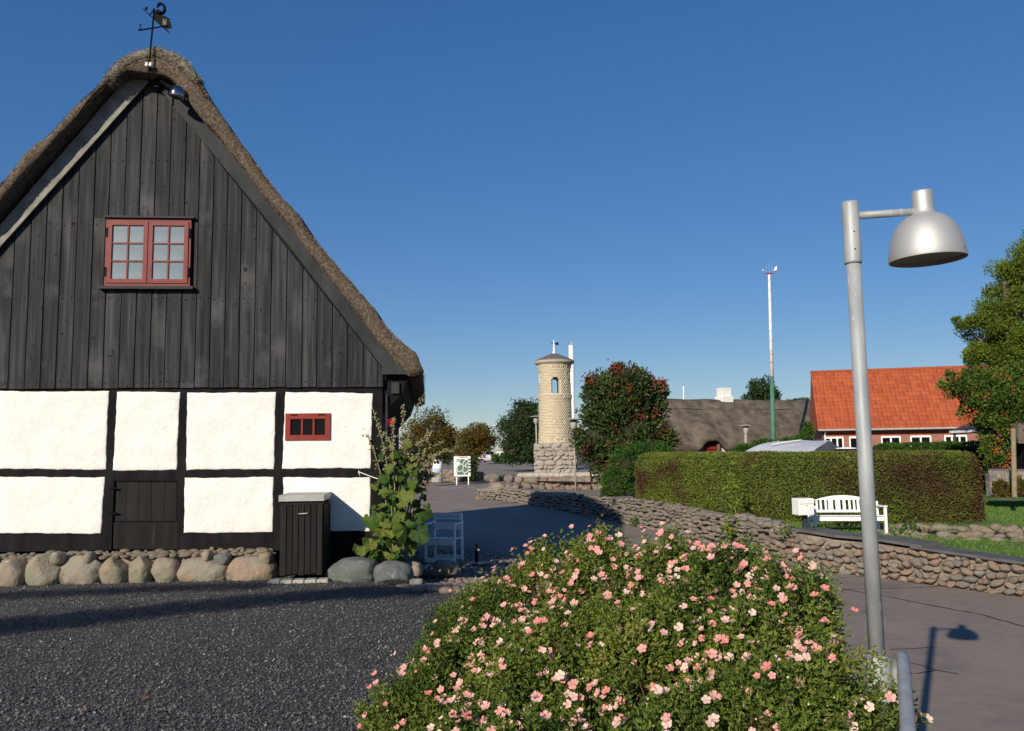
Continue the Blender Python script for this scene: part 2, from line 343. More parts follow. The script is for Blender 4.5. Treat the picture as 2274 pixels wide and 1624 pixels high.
MT['stamen'] = M('stamen', [(.45, .34, .06), (.55, .45, .10)], .8, 9)
MT['berry'] = M('red_berry', [(.12, .015, .014), (.20, .026, .018), (.23, .055, .028)], .5, 3, vary=.9)
MT['berry_o'] = M('orange_berry', [(.34, .07, .02), (.42, .12, .03)], .5, 3, vary=.9)
MT['deadleaf'] = M('dead_leaf', [(.20, .08, .03), (.34, .14, .05)], .8, 5, objrand=True, vary=.5)
MT['sign_red'] = M('sign_red', [(.17, .02, .025), (.21, .03, .03)], .6, 6)
MT['sign_text'] = M('sign_lettering', [(.30, .03, .03), (.33, .04, .04)], .6, 6)

# ================================================================== THE SETTING
xs = np.concatenate([[-1800, -900, -450, -220, -120], np.arange(-60, 92, 2.0), [130, 220, 450, 900, 1800]])
ys = np.concatenate([[-600, -200, -80], np.arange(-30, 170, 2.0), [200, 260, 400, 800, 1600, 3000]])
tag(mk('ground', grid(xs, ys, lambda x, y: zr(x, y)-.06-.06*ss((12-y)/3)*(x < 3)), MT['soil'], smooth=True), kind='structure')

# gravel yard: flat sheet with chips of basalt lying on it
gp = np.array([(-30, -12), (1.25, -12), (1.2, 2.0), (1.45, 4.5), (1.5, 7.5), (1.3, 10.2), (.75, 11.0), (-1.2, 11.1), (-1.9, 12.0), (-2.2, 13.3), (-30, 10.8)])
tag(mk('gravel_yard', (np.c_[gp, np.zeros(len(gp))], [tuple(range(len(gp)))]), MT['gravel']), kind='structure')
rng = np.random.default_rng(11)
n = 150000; yy = 3.2*np.exp(rng.uniform(0, math.log(13.0/3.2), n)); xx = rng.uniform(-1, 1, n)*(yy*.66+.9)
yw = 12.35+.0875*(xx+5.6)
ok = (xx < 1.35-.5*(yy > 10.2)) & (yy < yw) & ((yy < 11.15) | (xx < -1.7)); xx, yy = xx[ok], yy[ok]; n = len(xx)
oct_ = np.array([(1, 0, 0), (-1, 0, 0), (0, 1, 0), (0, -1, 0), (0, 0, 1), (0, 0, -1)], float)
octF = np.array([(0, 2, 4), (2, 1, 4), (1, 3, 4), (3, 0, 4), (2, 0, 5), (1, 2, 5), (3, 1, 5), (0, 3, 5)])[:4]
sz = rng.uniform(.0065, .0125, n)*(1+.25*(rng.uniform(size=n) > .93))
V = oct_[None, :5]*rng.uniform(.6, 1.2, (n, 5, 1)); V[:, :, 2] *= .75
ang = rng.uniform(0, 6.28, n); ca, sa = np.cos(ang)[:, None], np.sin(ang)[:, None]
Vx = V[:, :, 0]*ca-V[:, :, 1]*sa; Vy = V[:, :, 0]*sa+V[:, :, 1]*ca
tx, ty = rng.normal(0, .45, n)[:, None], rng.normal(0, .45, n)[:, None]; Vz = V[:, :, 2]+Vx*tx+Vy*ty
P = np.stack([Vx*sz[:, None]+xx[:, None], Vy*sz[:, None]+yy[:, None], Vz*sz[:, None]+.004+rng.uniform(0, .006, n)[:, None]], 2).reshape(-1, 3)
F = (np.arange(n)*5)[:, None, None]+octF[None]
o = mk('gravel_chips', (P, F.reshape(-1, 3)), MT['chip'], rnd=np.repeat(rng.uniform(0, .999, n)**1.3, 5))
tag(o, 'loose dark basalt gravel covering the yard', 'gravel', kind='stuff')

# bank between gravel yard and the lower road, hidden behind the shrub
bk = []
for (x, y) in gp[1:7]: bk += [(x-.02, y, -.01), (x+.75, y+.1, float(zr(x+.75, y))-.02)]
tag(mk('bank', (np.array(bk), [(2*i, 2*i+1, 2*i+3, 2*i+2) for i in range(5)]), MT['soil'], smooth=True), kind='structure')

# wall line (base), from near right to the far end by the tower
WALLPX = [(2790, 1396), (2420, 1345), (2274, 1326), (2150, 1309), (2050, 1296), (1950, 1282), (1860, 1273), (1800, 1266), (1720, 1246), (1650, 1226), (1570, 1205), (1500, 1188), (1400, 1165), (1300, 1143), (1200, 1124), (1120, 1112), (1062, 1108)]
WB = np.array([ong(u, v) for u, v in WALLPX])
WTOP = [1306, 1268, 1257, 1236, 1222, 1206, 1199, 1190, 1170, 1152, 1136, 1122, 1106, 1100, 1093, 1082, 1084]
WH = np.array([(b[1]-t)/FPX*p[1]*1.0 for b, t, p in zip(WALLPX, WTOP, WB)])
sdist = np.r_[0, np.cumsum(np.linalg.norm(np.diff(WB[:, :2], axis=0), axis=1))]
def wallpt(s): return np.array([np.interp(s, sdist, WB[:, i]) for i in range(3)]), float(np.interp(s, sdist, WH))

# road: grid sheet on the terrain, right edge tucked under the wall
ry = np.r_[np.arange(-6, 60, .5), np.arange(60, 150, 3.)]
wx = np.interp(ry, WB[::-1][np.argsort(WB[::-1][:, 1])][:, 1], WB[::-1][np.argsort(WB[::-1][:, 1])][:, 0])
left = np.interp(ry, [-6, 11, 13.5, 20, 40, 45, 56, 60, 75, 150], [1.7, 1.7, -2.4, -3.4, -12, -26, -26, -16, -9, -10])
right = np.where(ry < WB[:, 1].max(), wx+.25, np.interp(ry, [40, 42, 52, 60, 75, 150], [-1.0, -1.2, .5, 9, 9, 4]))
right = np.where(ry < WB[0, 1], WB[0, 0]+3, right)
t = np.linspace(0, 1, 40); X = left[:, None]*(1-t)+right[:, None]*t; Y = np.repeat(ry[:, None], 40, 1)
Vr = np.stack([X.ravel(), Y.ravel(), zr(X.ravel(), Y.ravel())], 1); nx = 40
a = (np.arange(len(ry)-1)[:, None]*nx+np.arange(nx-1)[None]).ravel()
road = tag(mk('road', (Vr, np.stack([a, a+1, a+nx+1, a+nx], 1)), MT['asphalt'], smooth=True), kind='structure')
def strip(px, w, name, mat, parent, lift=.004, w2=None):
    P = []
    for (u0, v0), (u1, v1) in zip(px[:-1], px[1:]):
        for k in range(8):
            q = k/8; P.append(ong(u0+(u1-u0)*q, v0+(v1-v0)*q))
    P.append(ong(*px[-1])); P = np.array(P)
    g = np.random.default_rng(int(px[0][0])); P[:, :2] += g.normal(0, w*.25, (len(P), 2))
    T = np.gradient(P[:, :2], axis=0); T /= np.linalg.norm(T, axis=1)[:, None]; Nn = np.c_[-T[:, 1], T[:, 0]]*w*g.uniform(.35, .65, (len(P), 1))
    V = []
    for p, q in zip(P, Nn):
        for sg in (1, -1):
            x, y = p[:2]+sg*q; V.append((x, y, float(zr(x, y))+lift))
    return mk(name, (np.array(V), [(2*i, 2*i+1, 2*i+3, 2*i+2) for i in range(len(P)-1)]), mat, parent)
for px, w in [([(1872, 1309), (1980, 1307), (2060, 1305), (2105, 1300)], .045), ([(1872, 1309), (1990, 1329), (2120, 1355), (2170, 1363), (2274, 1392)], .06),
              ([(1916, 1359), (1932, 1360)], .03), ([(1975, 1443), (2030, 1441), (2080, 1437)], .035), ([(1985, 1466), (2048, 1478), (2075, 1488), (2130, 1498)], .04), ([(1985, 1496), (2040, 1496), (2085, 1489)], .035), ([(1840, 1285), (1930, 1280)], .03)]:
    strip(px, w*.65, 'tar_seam', MT['tarseam'], road)
for px in ([(980, 1083), (997, 1083)], [(1010, 1083), (1026, 1083)], [(1038, 1083), (1054, 1083)]): strip(px, .22, 'lane_dash', MT['white_line'], road, .006)

# garden behind the wall: lawn sheet, sandy bed; terrace in front of the tower
def inner(off, s0, s1, n=24, lift=0):
    out = []
    for s in np.linspace(s0, s1, n):
        p, h = wallpt(s); q, _ = wallpt(s+.2); p0, _ = wallpt(s-.2); d = (q-p0)[:2]; d /= np.linalg.norm(d)
        nn = np.array([d[1], -d[0]]); nn = nn if nn[0] > 0 else -nn
        out.append((*(p[:2]+nn*off), p[2]+h+lift))
    return np.array(out)
S_GARD = float(sdist[12]); ZL = -.12
ed = inner(.2, .0, S_GARD, 20)
poly = [(p[0], p[1], min(ZL, p[2]-.12)) for p in ed]+[(6, 40, ZL), (45, 40, ZL), (45, 12, ZL), (ed[0][0]+6, ed[0][1]-2, ed[0][2]-.12)]
gx, gy = [], []
def lawnz(x, y): return ZL+.0*x
lw = []
edx = np.array(poly[:20])
for i in range(20):
    for k, tt in enumerate(np.linspace(0, 1, 14)):
        b = np.array([edx[i][0]+ (34-.4*edx[i][1]), edx[i][1]+8, ZL+.1]); p = edx[i]*(1-tt)+b*tt; p[2] = edx[i][2]*(1-ss(tt*4))+ (ZL+.10*ss(tt*3))*ss(tt*4)
        lw.append(p)
lawn = tag(mk('lawn', (np.array(lw), [(i*14+k, i*14+k+1, (i+1)*14+k+1, (i+1)*14+k) for i in range(19) for k in range(13)]), MT['turf'], smooth=True), kind='structure')
LW = np.array(lw).reshape(20, 14, 3)
bmw = bmesh.new(); bmw.from_mesh(lawn.data)
from mathutils.bvhtree import BVHTree
LBV = BVHTree.FromBMesh(bmw); LOFF = np.array(lawn.location); bmw.free()
def lawn_h(x, y):
    h = LBV.ray_cast(Vector((x-LOFF[0], y-LOFF[1], 20)), Vector((0, 0, -1)))[0]
    return None if h is None else h.z+LOFF[2]
ter = inner(.15, S_GARD, sdist[-1]-.3, 14, -.05)
back = []
UPX = [(1400, 1092), (1330, 1088), (1290, 1088), (1240, 1087), (1190, 1086), (1150, 1084), (1110, 1082), (1092, 1080)]
UB = np.array([at(u, v, y) for (u, v), y in zip(UPX, [38, 40, 41, 42, 42.5, 42.6, 42.3, 41.8])])
V = np.vstack([ter, UB[np.linspace(0, 7, 14).round().astype(int)]])
V2 = []
for i in range(14):
    b = np.array([np.interp(i/13, np.linspace(0, 1, 8), UB[:, k]) for k in range(3)])
    for tt in np.linspace(0, 1, 4): V2.append(ter[i]*(1-tt)+(b+[0, .4, 0])*tt)
tag(mk('terrace', (np.array(V2), [(i*4+k, i*4+k+1, (i+1)*4+k+1, (i+1)*4+k) for i in range(13) for k in range(3)]), MT['grit'], smooth=True), kind='structure')

# ================================================================== NEAR THATCHED HOUSE
GA, RA = R(5.0), R(5.9)
g3 = np.array([math.cos(GA), math.sin(GA), 0]); n3 = np.array([math.sin(GA), -math.cos(GA), 0]); r3 = np.array([-math.sin(RA), math.cos(RA), 0])
O3 = at(848, 1190, 13.0); O3[2] = 0.0
def GP(u, v, d=0.0):
    dr = ray(u, v); o = O3+d*n3; t = ((o-CAM)@n3)/(dr@n3); p = CAM+dr*t; return np.array([(p-o)@g3, p[2]])
def HP(s, z, d=0.0):
    return O3+g3*s+(n3*d if d >= 0 else -r3*d)+np.array([0, 0, z])
def hp_poly(pts, d): return np.array([HP(s, z, d) for s, z in pts])
def gpx(pts, d): return [tuple(GP(u, v, d)) for u, v in pts]
house = thing('thatched_house', 'half-timbered thatched house with black plank gable and whitewashed panels', 'house', HP(-3.5, 0, -4))
apx = GP(335, 168)
SA, ZA = float(apx[0]), float(apx[1])            # inner apex
ev = GP(849, 815); slope = (ZA-ev[1])/(ev[0]-SA)
SL = 2*SA-float(ev[0])                            # left eave (mirror), out of frame
zt = float(GP(420, 862)[1]); zb = float(GP(420, 1215)[1])
def roofz(s): return ZA-slope*abs(s-SA)
# planks of the gable
rng = np.random.default_rng(4)
wl0, wl1, wz0, wz1 = GP(232, 640)[0], GP(430, 640)[0], GP(330, 645)[1], GP(330, 487)[1]
edges = [GP(x/3.248/1.0906, (450+1570/3.248)/1.0906)[0] for x in (75, 203, 325, 445, 570, 697, 815, 940, 1060, 1180, 1297, 1420, 1535, 1650, 1765, 1880, 2000)]
w = .232; e = edges[-1]
while e < ev[0]-.05: e += w*rng.uniform(.96, 1.04); edges.append(min(e, ev[0]+.02))
e = edges[0]
while e > SL+.05: e -= w*rng.uniform(.96, 1.04); edges.insert(0, max(e, SL-.02))
def plank(s0, s1, z0, z1a, z1b, d0, d1):
    b = .006
    P = [(s0, z0), (s1, z0), (s1, z1b), (s0, z1a)]
    front = [HP(s0+b, z0+.002, d1), HP(s1-b, z0+.002, d1), HP(s1-b, z1b, d1), HP(s0+b, z1a, d1)]
    mid = [HP(s, z, d1-b) for s, z in P]; bk_ = [HP(s, z, d0) for s, z in P]
    V = np.array(front+mid+bk_); F = [(0, 1, 2, 3)]
    for i in range(4):
        j = (i+1) % 4; F += [(4+i, 4+j, j, i), (8+i, 8+j, 4+j, 4+i)]
    return V, F
for s0, s1 in zip(edges[:-1], edges[1:]):
    dd = .045+rng.uniform(-.006, .006); a0, a1 = s0+.005, s1-.005
    zA, zB = min(roofz(a0), ZA)-.02, min(roofz(a1), ZA)-.02
    zA = max(zA, zt+.02); zB = max(zB, zt+.02); zlo = zt+rng.uniform(-.006, .006)
    if a1 > wl0 and a0 < wl1:
        mk('plank', plank(a0, a1, zlo, wz0, wz0, .012, dd), MT['board'], house); mk('plank', plank(a0, a1, wz1, zA, zB, .012, dd), MT['board'], house)
        if a0 < wl0: mk('plank', plank(a0, wl0-.004, wz0, wz1, wz1, .012, dd-.004), MT['board'], house)
        if a1 > wl1: mk('plank', plank(wl1+.004, a1, wz0, wz1, wz1, .012, dd-.004), MT['board'], house)
    else: mk('plank', plank(a0, a1, zlo, zA, zB, .012, dd), MT['board'], house)
nh = []
for zf in (zt+.09, zt+1.35, zt+2.5, zt+3.5):
    for s0, s1 in zip(edges[:-1], edges[1:]):
        for q in (.22, .78):
            s = s0+(s1-s0)*q+rng.normal(0, .006); z = zf+rng.normal(0, .012)
            if z < roofz(s)-.1 and not (wl0-.05 < s < wl1+.05 and wz0-.08 < z < wz1+.08): nh.append(box(HP(s, z, .05), (.011, .012, .011), rotz(GA)))
mk('nail_heads', join(nh), MT['iron'], house, kind='stuff')
# structure behind: gable backing, side walls (behind the planks and panels)
gb = hp_poly([(SL, zt-.05), (ev[0], zt-.05), (ev[0]+.12, ev[1]+.02), (SA, ZA+.16), (SL-.12, ev[1]+.02)], 0.0)
V = np.vstack([gb, gb+r3*.06]); 
mk('gable_backing', prism(gb, r3*.08), MT['hollow'], house)
LEN = 8.4
for s, sg in ((0.0, 1), (SL, -1)):
    a, b = HP(s, 0, 0), HP(s, 0, -LEN)
    P = np.array([a, b, b+[0, 0, zt+.3], a+[0, 0, zt+.3]])
    mk('side_wall', prism(P, -g3*sg*.15), MT['tar'], house)  # side walls made tar black to carry their shade in the colour
P = hp_poly([(SL, 0), (0, 0), (0, zt), (SA, ZA), (SL, zt)], -LEN); mk('rear_wall', prism(P, -r3*.12), MT['limewash'], house)
# timber frame: sill, posts, rails
def tim(name, pts, d0=-.10, d1=.0, mat='tar'):
    P = hp_poly(pts, d1); return mk(name, prism(P, (r3*-d0 if d0 < 0 else 0)+np.array([0, 0, 0])), MT[mat], house)
def jag(pts, k, amp, seed):
    """subdivide polygon edges with a slight waver, as hewn timber"""
    g = np.random.default_rng(seed); out = []
    for (a, b) in zip(pts, pts[1:]+pts[:1]):
        for i in range(k): q = i/k; out.append((a[0]+(b[0]-a[0])*q+g.normal(0, amp), a[1]+(b[1]-a[1])*q+g.normal(0, amp)))
    return out
wallback = hp_poly([(SL, .1), (0, .1), (0, zt), (SL, zt)], -.02)
tim('sill_beam', [tuple(GP(-1, 1187)), tuple(GP(236, 1187)), tuple(GP(240, 1222)), (SL, zb), (SL, GP(-1, 1187)[1])], -.12, .012)
tim('sill_beam', gpx([(402, 1184), (846, 1178), (846, 1218), (402, 1226)], 0), -.12, .012)
tim('top_plate', [(SL, zt+.03), tuple(GP(-1, 874)), tuple(GP(845, 876)), (0.02, zt+.03)][::1], -.12, .006)
for L_, Rr, dd in (([(241, 868), (226, 1222)], [(262, 868), (247, 1222)], .004), ([(399, 868), (391, 1226)], [(419, 868), (409, 1226)], .004), ([(612, 868), (605, 1190)], [(634, 868), (627, 1190)], .004), ([(824, 870), (819, 1215)], [(850, 870), (845, 1215)], .008)):
    tim('post', gpx([L_[0], Rr[0], Rr[1], L_[1]], 0), -.14, dd)
pw = GP(-1, 1000)[0]
for k in (1, 2): tim('post', [(pw-k*1.35, zt), (pw-k*1.35+.15, zt), (pw-k*1.35+.15, zb), (pw-k*1.35, zb)], -.14, .004)
for pts in ([(-60, 1040), (240, 1043), (240, 1062), (-60, 1062)], [(246, 1042), (396, 1043), (396, 1066), (246, 1066)], [(412, 1043), (610, 1044), (610, 1062), (412, 1062)], [(627, 1043), (824, 1041), (824, 1061), (627, 1061)]):
    tim('rail', gpx(pts, 0), -.12, .000)
tim('rail', [(SL, GP(-1, 1040)[1]), (GP(-60, 1040)[0], GP(-1, 1040)[1]), (GP(-60, 1062)[0], GP(-1, 1062)[1]), (SL, GP(-1, 1062)[1])], -.12, .0)
# whitewashed infill panels, bulging a little proud of the timber with soft wavering edges
def panel(q, seed, hole=None, name='infill_panel'):
    """q: four (s,z) corners bl, br, tr, tl"""
    g = np.random.default_rng(seed); q = [np.array(p) for p in q]; W_ = np.linalg.norm(q[1]-q[0]); H_ = np.linalg.norm(q[3]-q[0])
    us = list(np.linspace(0, 1, max(10, int(W_/.07)))); vs_ = list(np.linspace(0, 1, max(10, int(H_/.07))))
    for q_ in (.003, .010, .022): us += [q_/W_, 1-q_/W_]; vs_ += [q_/H_, 1-q_/H_]
    us.sort(); vs_.sort()
    if hole is not None: us = sorted(us+[hole[0], hole[1]]); vs_ = sorted(vs_+[hole[2], hole[3]])
    nu, nv = len(us), len(vs_); V = []
    ph = g.uniform(0, 6.28, 12)
    wav = lambda t, k: .006*math.sin(3*t+ph[k])+.0035*math.sin(13*t+ph[k+4])+.003*math.sin(31*t+ph[k+8])
    for v in vs_:
        for u in us:
            p = (q[0]*(1-u)+q[1]*u)*(1-v)+(q[3]*(1-u)+q[2]*u)*v
            p = p+np.array([wav(v*H_, 0)*(1-u)+wav(v*H_, 1)*u, wav(u*W_, 2)*(1-v)+wav(u*W_, 3)*v])
            e = min(u*W_, (1-u)*W_, v*H_, (1-v)*H_); d = .016*(1-math.exp(-e/.006))-.001
            if e <= 1e-6: d = -.04
            d += .004*math.sin(p[0]*3.1+ph[5])*math.sin(p[1]*2.7+ph[6])+.003*math.sin(p[0]*11+ph[7])*math.sin(p[1]*9+ph[8])
            V.append(HP(p[0], p[1], d) if d >= 0 else HP(p[0], p[1], 0)-n3*(-d))
    F = []
    for j in range(nv-1):
        for i in range(nu-1):
            if hole is not None and us[i] >= hole[0]-1e-6 and us[i+1] <= hole[1]+1e-6 and vs_[j] >= hole[2]-1e-6 and vs_[j+1] <= hole[3]+1e-6: continue
            F.append((j*nu+i, j*nu+i+1, (j+1)*nu+i+1, (j+1)*nu+i))
    return mk(name, (np.array(V), F), MT['limewash'], house, True)
PX = [([(-2, 1043), (236, 1043), (243, 869), (1, 868)]), ([(252, 1045), (394, 1045), (400, 871), (259, 870)]), ([(413, 1045), (608, 1042), (614, 872), (417, 871)]),
      ([(-2, 1186), (226, 1185), (234, 1059), (-1, 1060)]), ([(408, 1183), (606, 1184), (609, 1059), (411, 1061)]), ([(627, 1180), (821, 1180), (823, 1060), (629, 1060)])]
for i, q in enumerate(PX): panel(gpx(q, 0), 20+i)
q4 = gpx([(628, 1042), (825, 1041), (827, 873), (632, 871)], 0)
w0, w1 = GP(633, 979), GP(735, 917)
hu = [(w0[0]-q4[0][0])/(q4[1][0]-q4[0][0]), (w1[0]-q4[0][0])/(q4[1][0]-q4[0][0])]; hv = [(w0[1]-q4[0][1])/(q4[3][1]-q4[0][1]), (w1[1]-q4[0][1])/(q4[3][1]-q4[0][1])]
panel(q4, 40, (max(hu[0]+.02, .03), hu[1]-.01, hv[0]+.02, hv[1]-.02))
for k, (za, zc) in enumerate(((1043, 869), (1186, 1060))):
    for j in range(2):
        s1 = pw-.16-(j*1.35) if j else pw-.03; s0 = pw-(j+1)*1.35+.17
        panel([(s0, GP(0, za)[1]), (s1-.0, GP(0, za)[1]), (s1, GP(0, zc)[1]), (s0, GP(0, zc)[1])], 50+k*3+j)
mk('wall_core', prism(hp_poly([(SL+.02, .12), (-.02, .12), (-.02, zt), (SL+.02, zt)], -.14), r3*.05), MT['hollow'], house)
# low stable door between the posts
door = mk('door', prism(hp_poly(gpx([(248, 1066), (394, 1066), (394, 1222), (246, 1222)], 0), -.06), r3*.03), MT['tar'], house)
for i in range(5):
    u0, u1 = 250+i*28.2, 250+(i+1)*28.2-1.0
    p = gpx([(u0, 1158), (u1, 1158), (u1+1, 1071), (u0+1, 1071)], 0); mk('door_board', prism(hp_poly(p, -.035), r3*.024), MT['slat'], door)
p = gpx([(250, 1220), (391, 1221), (392, 1160), (251, 1160)], 0); mk('door_board', prism(hp_poly(p, -.02), r3*.03), MT['slat'], door)
mk('lintel', prism(hp_poly(gpx([(249, 1069), (394, 1069), (394, 1064), (249, 1064)], 0), -.01), r3*.03), MT['tar'], door)
for v in (1085, 1140): mk('hinge', beam(HP(*GP(243, v), .012), HP(*GP(262, v), .012), .03, .012), MT['iron'], door)

# upper red casement window with two sashes of six panes
def rect(u0, v0, u1, v1, d): 
    a = GP(u0, v1, 0); b = GP(u1, v0, 0); return a[0], a[1], b[0], b[1]
def bar(s0, z0, s1, z1, d0, d1):
    V = [HP(s, z, d) for d in (d0, d1) for s, z in ((s0, z0), (s1, z0), (s1, z1), (s0, z1))]
    return np.array(V), [(0, 3, 2, 1), (4, 5, 6, 7), (0, 1, 5, 4), (1, 2, 6, 5), (2, 3, 7, 6), (3, 0, 4, 7)]
a, b = GP(235, 638), GP(428, 490); W0, W1, Z0, Z1 = a[0], b[0], a[1], b[1]
win = mk('window', join([bar(W0, Z0, W1, Z0+.045, .014, .075), bar(W0, Z1-.04, W1, Z1, .014, .075), bar(W0, Z0+.045, W0+.03, Z1-.04, .014, .074), bar(W1-.03, Z0+.045, W1, Z1-.04, .014, .074), bar((W0+W1)/2-.03, Z0+.045, (W0+W1)/2+.03, Z1-.04, .014, .073)]), MT['red_pale'], house, label='faded red casement window with two six-pane sashes in the plank gable')
mid = (W0+W1)/2
for s0, s1 in ((W0+.034, mid-.006), (mid+.006, W1-.034)):
    z0, z1 = Z0+.05, Z1-.045; fw = .062
    mk('sash_frame', join([bar(s0, z0, s1, z0+fw, .06, .092), bar(s0, z1-fw, s1, z1, .06, .092), bar(s0, z0+fw, s0+fw, z1-fw, .06, .0915), bar(s1-fw, z0+fw, s1, z1-fw, .06, .0915)]), MT['red_pale'], win)
    i0, i1, j0, j1 = s0+fw, s1-fw, z0+fw, z1-fw; gb_ = .022
    bars = [bar((i0+i1)/2-gb_/2, j0, (i0+i1)/2+gb_/2, j1, .062, .084)]
    for k in (1, 2): zc = j0+(j1-j0)*k/3; bars += [bar(i0, zc-gb_/2, (i0+i1)/2-gb_/2, zc+gb_/2, .062, .083), bar((i0+i1)/2+gb_/2, zc-gb_/2, i1, zc+gb_/2, .062, .083)]
    mk('glazing_bars', join(bars), MT['red_pale'], win)
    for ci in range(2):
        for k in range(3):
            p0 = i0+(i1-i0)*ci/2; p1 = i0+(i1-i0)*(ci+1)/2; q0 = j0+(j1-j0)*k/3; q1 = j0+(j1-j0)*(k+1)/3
            mk('pane', bar(p0, q0, p1, q1, .055, .066), MT['blind_reflection'], win)
for s in (W0+.02, W1-.02):
    for z in (Z0+.22, Z1-.22): mk('hinge', bar(s-.014, z-.07, s+.014, z+.07, .075, .1), MT['iron'], win)
mk('head_board', bar(W0-.03, Z1+.004, W1+.05, Z1+.034, .012, .12), MT['black'], house)
mk('window_sill', bar(W0-.06, Z0-.05, W1+.07, Z0-.004, .012, .15), MT['black'], house)
# lower small red window with three panes
a, b = GP(634, 978), GP(734, 918); W0, W1, Z0, Z1 = a[0], b[0], a[1], b[1]
win = mk('window', join([bar(W0, Z0, W1, Z0+.075, -.0, .045), bar(W0, Z1-.085, W1, Z1, .0, .045), bar(W0, Z0+.075, W0+.075, Z1-.085, .0, .0445), bar(W1-.075, Z0+.075, W1, Z1-.085, .0, .0445)]), MT['red'], house, label='small red window with three dark panes in the white panel')
i0, i1 = W0+.075, W1-.075
for k in (1, 2): sc_ = i0+(i1-i0)*k/3; mk('glazing_bar', bar(sc_-.014, Z0+.075, sc_+.014, Z1-.085, .0, .034), MT['red'], win)
for k in range(3): mk('pane', bar(i0+(i1-i0)*k/3, Z0+.07, i0+(i1-i0)*(k+1)/3, Z1-.08, -.0, .012), MT['glass'], win)
for s in (W0+.13, W1-.13): mk('hinge', bar(s-.05, Z1-.03, s+.05, Z1-.015, .045, .055), MT['iron'], win)
# bargeboards
for sg in (1, -1):
    if sg == 1: pts = gpx([(349, 192), (392, 182), (684, 550), (906, 832), (849, 832), (849, 815), (645, 550)], .07)
    else:
        s_in = [(SA+.02, ZA-.14), (SL-.02, roofz(SL)-.16), (SL-.4, roofz(SL)-.42), (SA-.08, ZA+.20)]
        pts = s_in
    dd = .115 if sg == 1 else .13
    P = hp_poly(pts, dd); mk('bargeboard', prism(P, n3*-.035), MT['barge' if sg == 1 else 'grey_wood'], house)
# thatch: outer and inner lines of the roof section
D0 = .42
outr = gpx([(352, 112), (398, 128), (434, 170), (489, 258), (588, 390), (688, 519), (789, 638), (860, 728), (926, 790), (938, 824)], D0)
inr = gpx([(350, 158), (375, 172), (400, 200), (455, 268), (550, 387), (640, 500), (730, 612), (800, 702), (872, 795), (908, 833)], D0)
outl = gpx([(352, 110), (318, 116), (275, 134), (236, 172), (185, 216), (110, 296), (55, 345), (0, 408)], D0)
def resample(P, n):
    P = np.array(P); d = np.r_[0, np.cumsum(np.linalg.norm(np.diff(P, axis=0), axis=1))]; q = np.linspace(0, d[-1], n)
    return np.c_[np.interp(q, d, P[:, 0]), np.interp(q, d, P[:, 1])]
ol = np.array(outl); dl = (ol[-1]-ol[-3]); dl /= np.linalg.norm(dl)
tipz = outr[-1][1]; kk = (tipz-ol[-1][1])/dl[1]; outl = [tuple(p) for p in ol]+[tuple(ol[-1]+dl*kk*.98), tuple(ol[-1]+dl*kk+np.array([.0, -.02]))]
th = .36
inl = [(2*SA-s+.0, z) for s, z in inr]
A_ = resample(outr, 70); B_ = resample(inr, 70); A2 = resample(outl, 70); B2 = resample(inl, 70)
OUT = np.vstack([A2[::-1], A_[1:]]); INN = np.vstack([B2[::-1], B_[1:]]); m = len(OUT)
ds = np.r_[D0, D0-.04, .2, 0.0, -np.linspace(.3, LEN+.3, 30)]
Vt = []
for j, d in enumerate(ds):
    for side, L_ in ((0, OUT), (1, INN)):
        for i, (s, z) in enumerate(L_):
            rr = (1 if side == 0 else .5)
            s2 = s+.028*math.sin(i*.9+d*3.1)*rr*.5+.03*math.sin(i*.37+d*1.3)*rr; z2 = z+.025*math.sin(i*.61+d*2.3)*rr+.012*math.sin(i*1.9+d*5)
            if j == 0: s2 = s2*1-(OUT[i][0]-INN[i][0])*(.06 if side == 0 else -.06); z2 -= (OUT[i][1]-INN[i][1])*(.06 if side == 0 else -.06)
            Vt.append(HP(s2, z2, d))
Vt = np.array(Vt); Ft = []
for j in range(len(ds)-1):
    for side in (0, 1):
        for i in range(m-1):
            a0 = (j*2+side)*m+i; b0 = ((j+1)*2+side)*m+i; q = (a0, a0+1, b0+1, b0); Ft.append(q if side == 0 else q[::-1])
    for i in (0, m-1):
        a0, a1, b0, b1 = (j*2)*m+i, (j*2+1)*m+i, (j*2+2)*m+i, (j*2+3)*m+i; Ft.append((a0, b0, b1, a1) if i == 0 else (a0, a1, b1, b0))
for j, fl in ((0, False), (len(ds)-1, True)):
    for i in range(m-1):
        q = ((j*2)*m+i, (j*2+1)*m+i, (j*2+1)*m+i+1, (j*2)*m+i+1); Ft.append(q[::-1] if fl else q)
roof = mk('thatch_roof', (Vt, Ft), MT['thatch'], house, True)
# reed ends: short stalks standing out of the cut verge and its edges
rng = np.random.default_rng(8); n = 60000
ii = rng.uniform(0, m-1.001, n); k0 = ii.astype(int); fr = (ii-k0)[:, None]; wv = rng.beta(.9, .9, n)[:, None]*.95
Po = OUT[k0]*(1-fr)+OUT[k0+1]*fr; Pi = INN[k0]*(1-fr)+INN[k0+1]*fr; P2 = Po*wv+Pi*(1-wv)
tang = OUT[k0+1]-OUT[k0]; tang /= np.linalg.norm(tang, axis=1)[:, None]+1e-9; tang *= np.where(k0 < m//2, -1, 1)[:, None]
vis = (P2[:, 0] > GP(-60, 500, D0)[0]); P2, tang, wv, Po, Pi = P2[vis], tang[vis], wv[vis], Po[vis], Pi[vis]; n = len(P2)
out2 = (Po-Pi); out2 /= np.linalg.norm(out2, axis=1)[:, None]
P3 = O3+g3*P2[:, :1]+np.array([0, 0, 1])*P2[:, 1:]+n3*(D0-.05)
e = np.clip((wv-.75)*4, 0, 1)
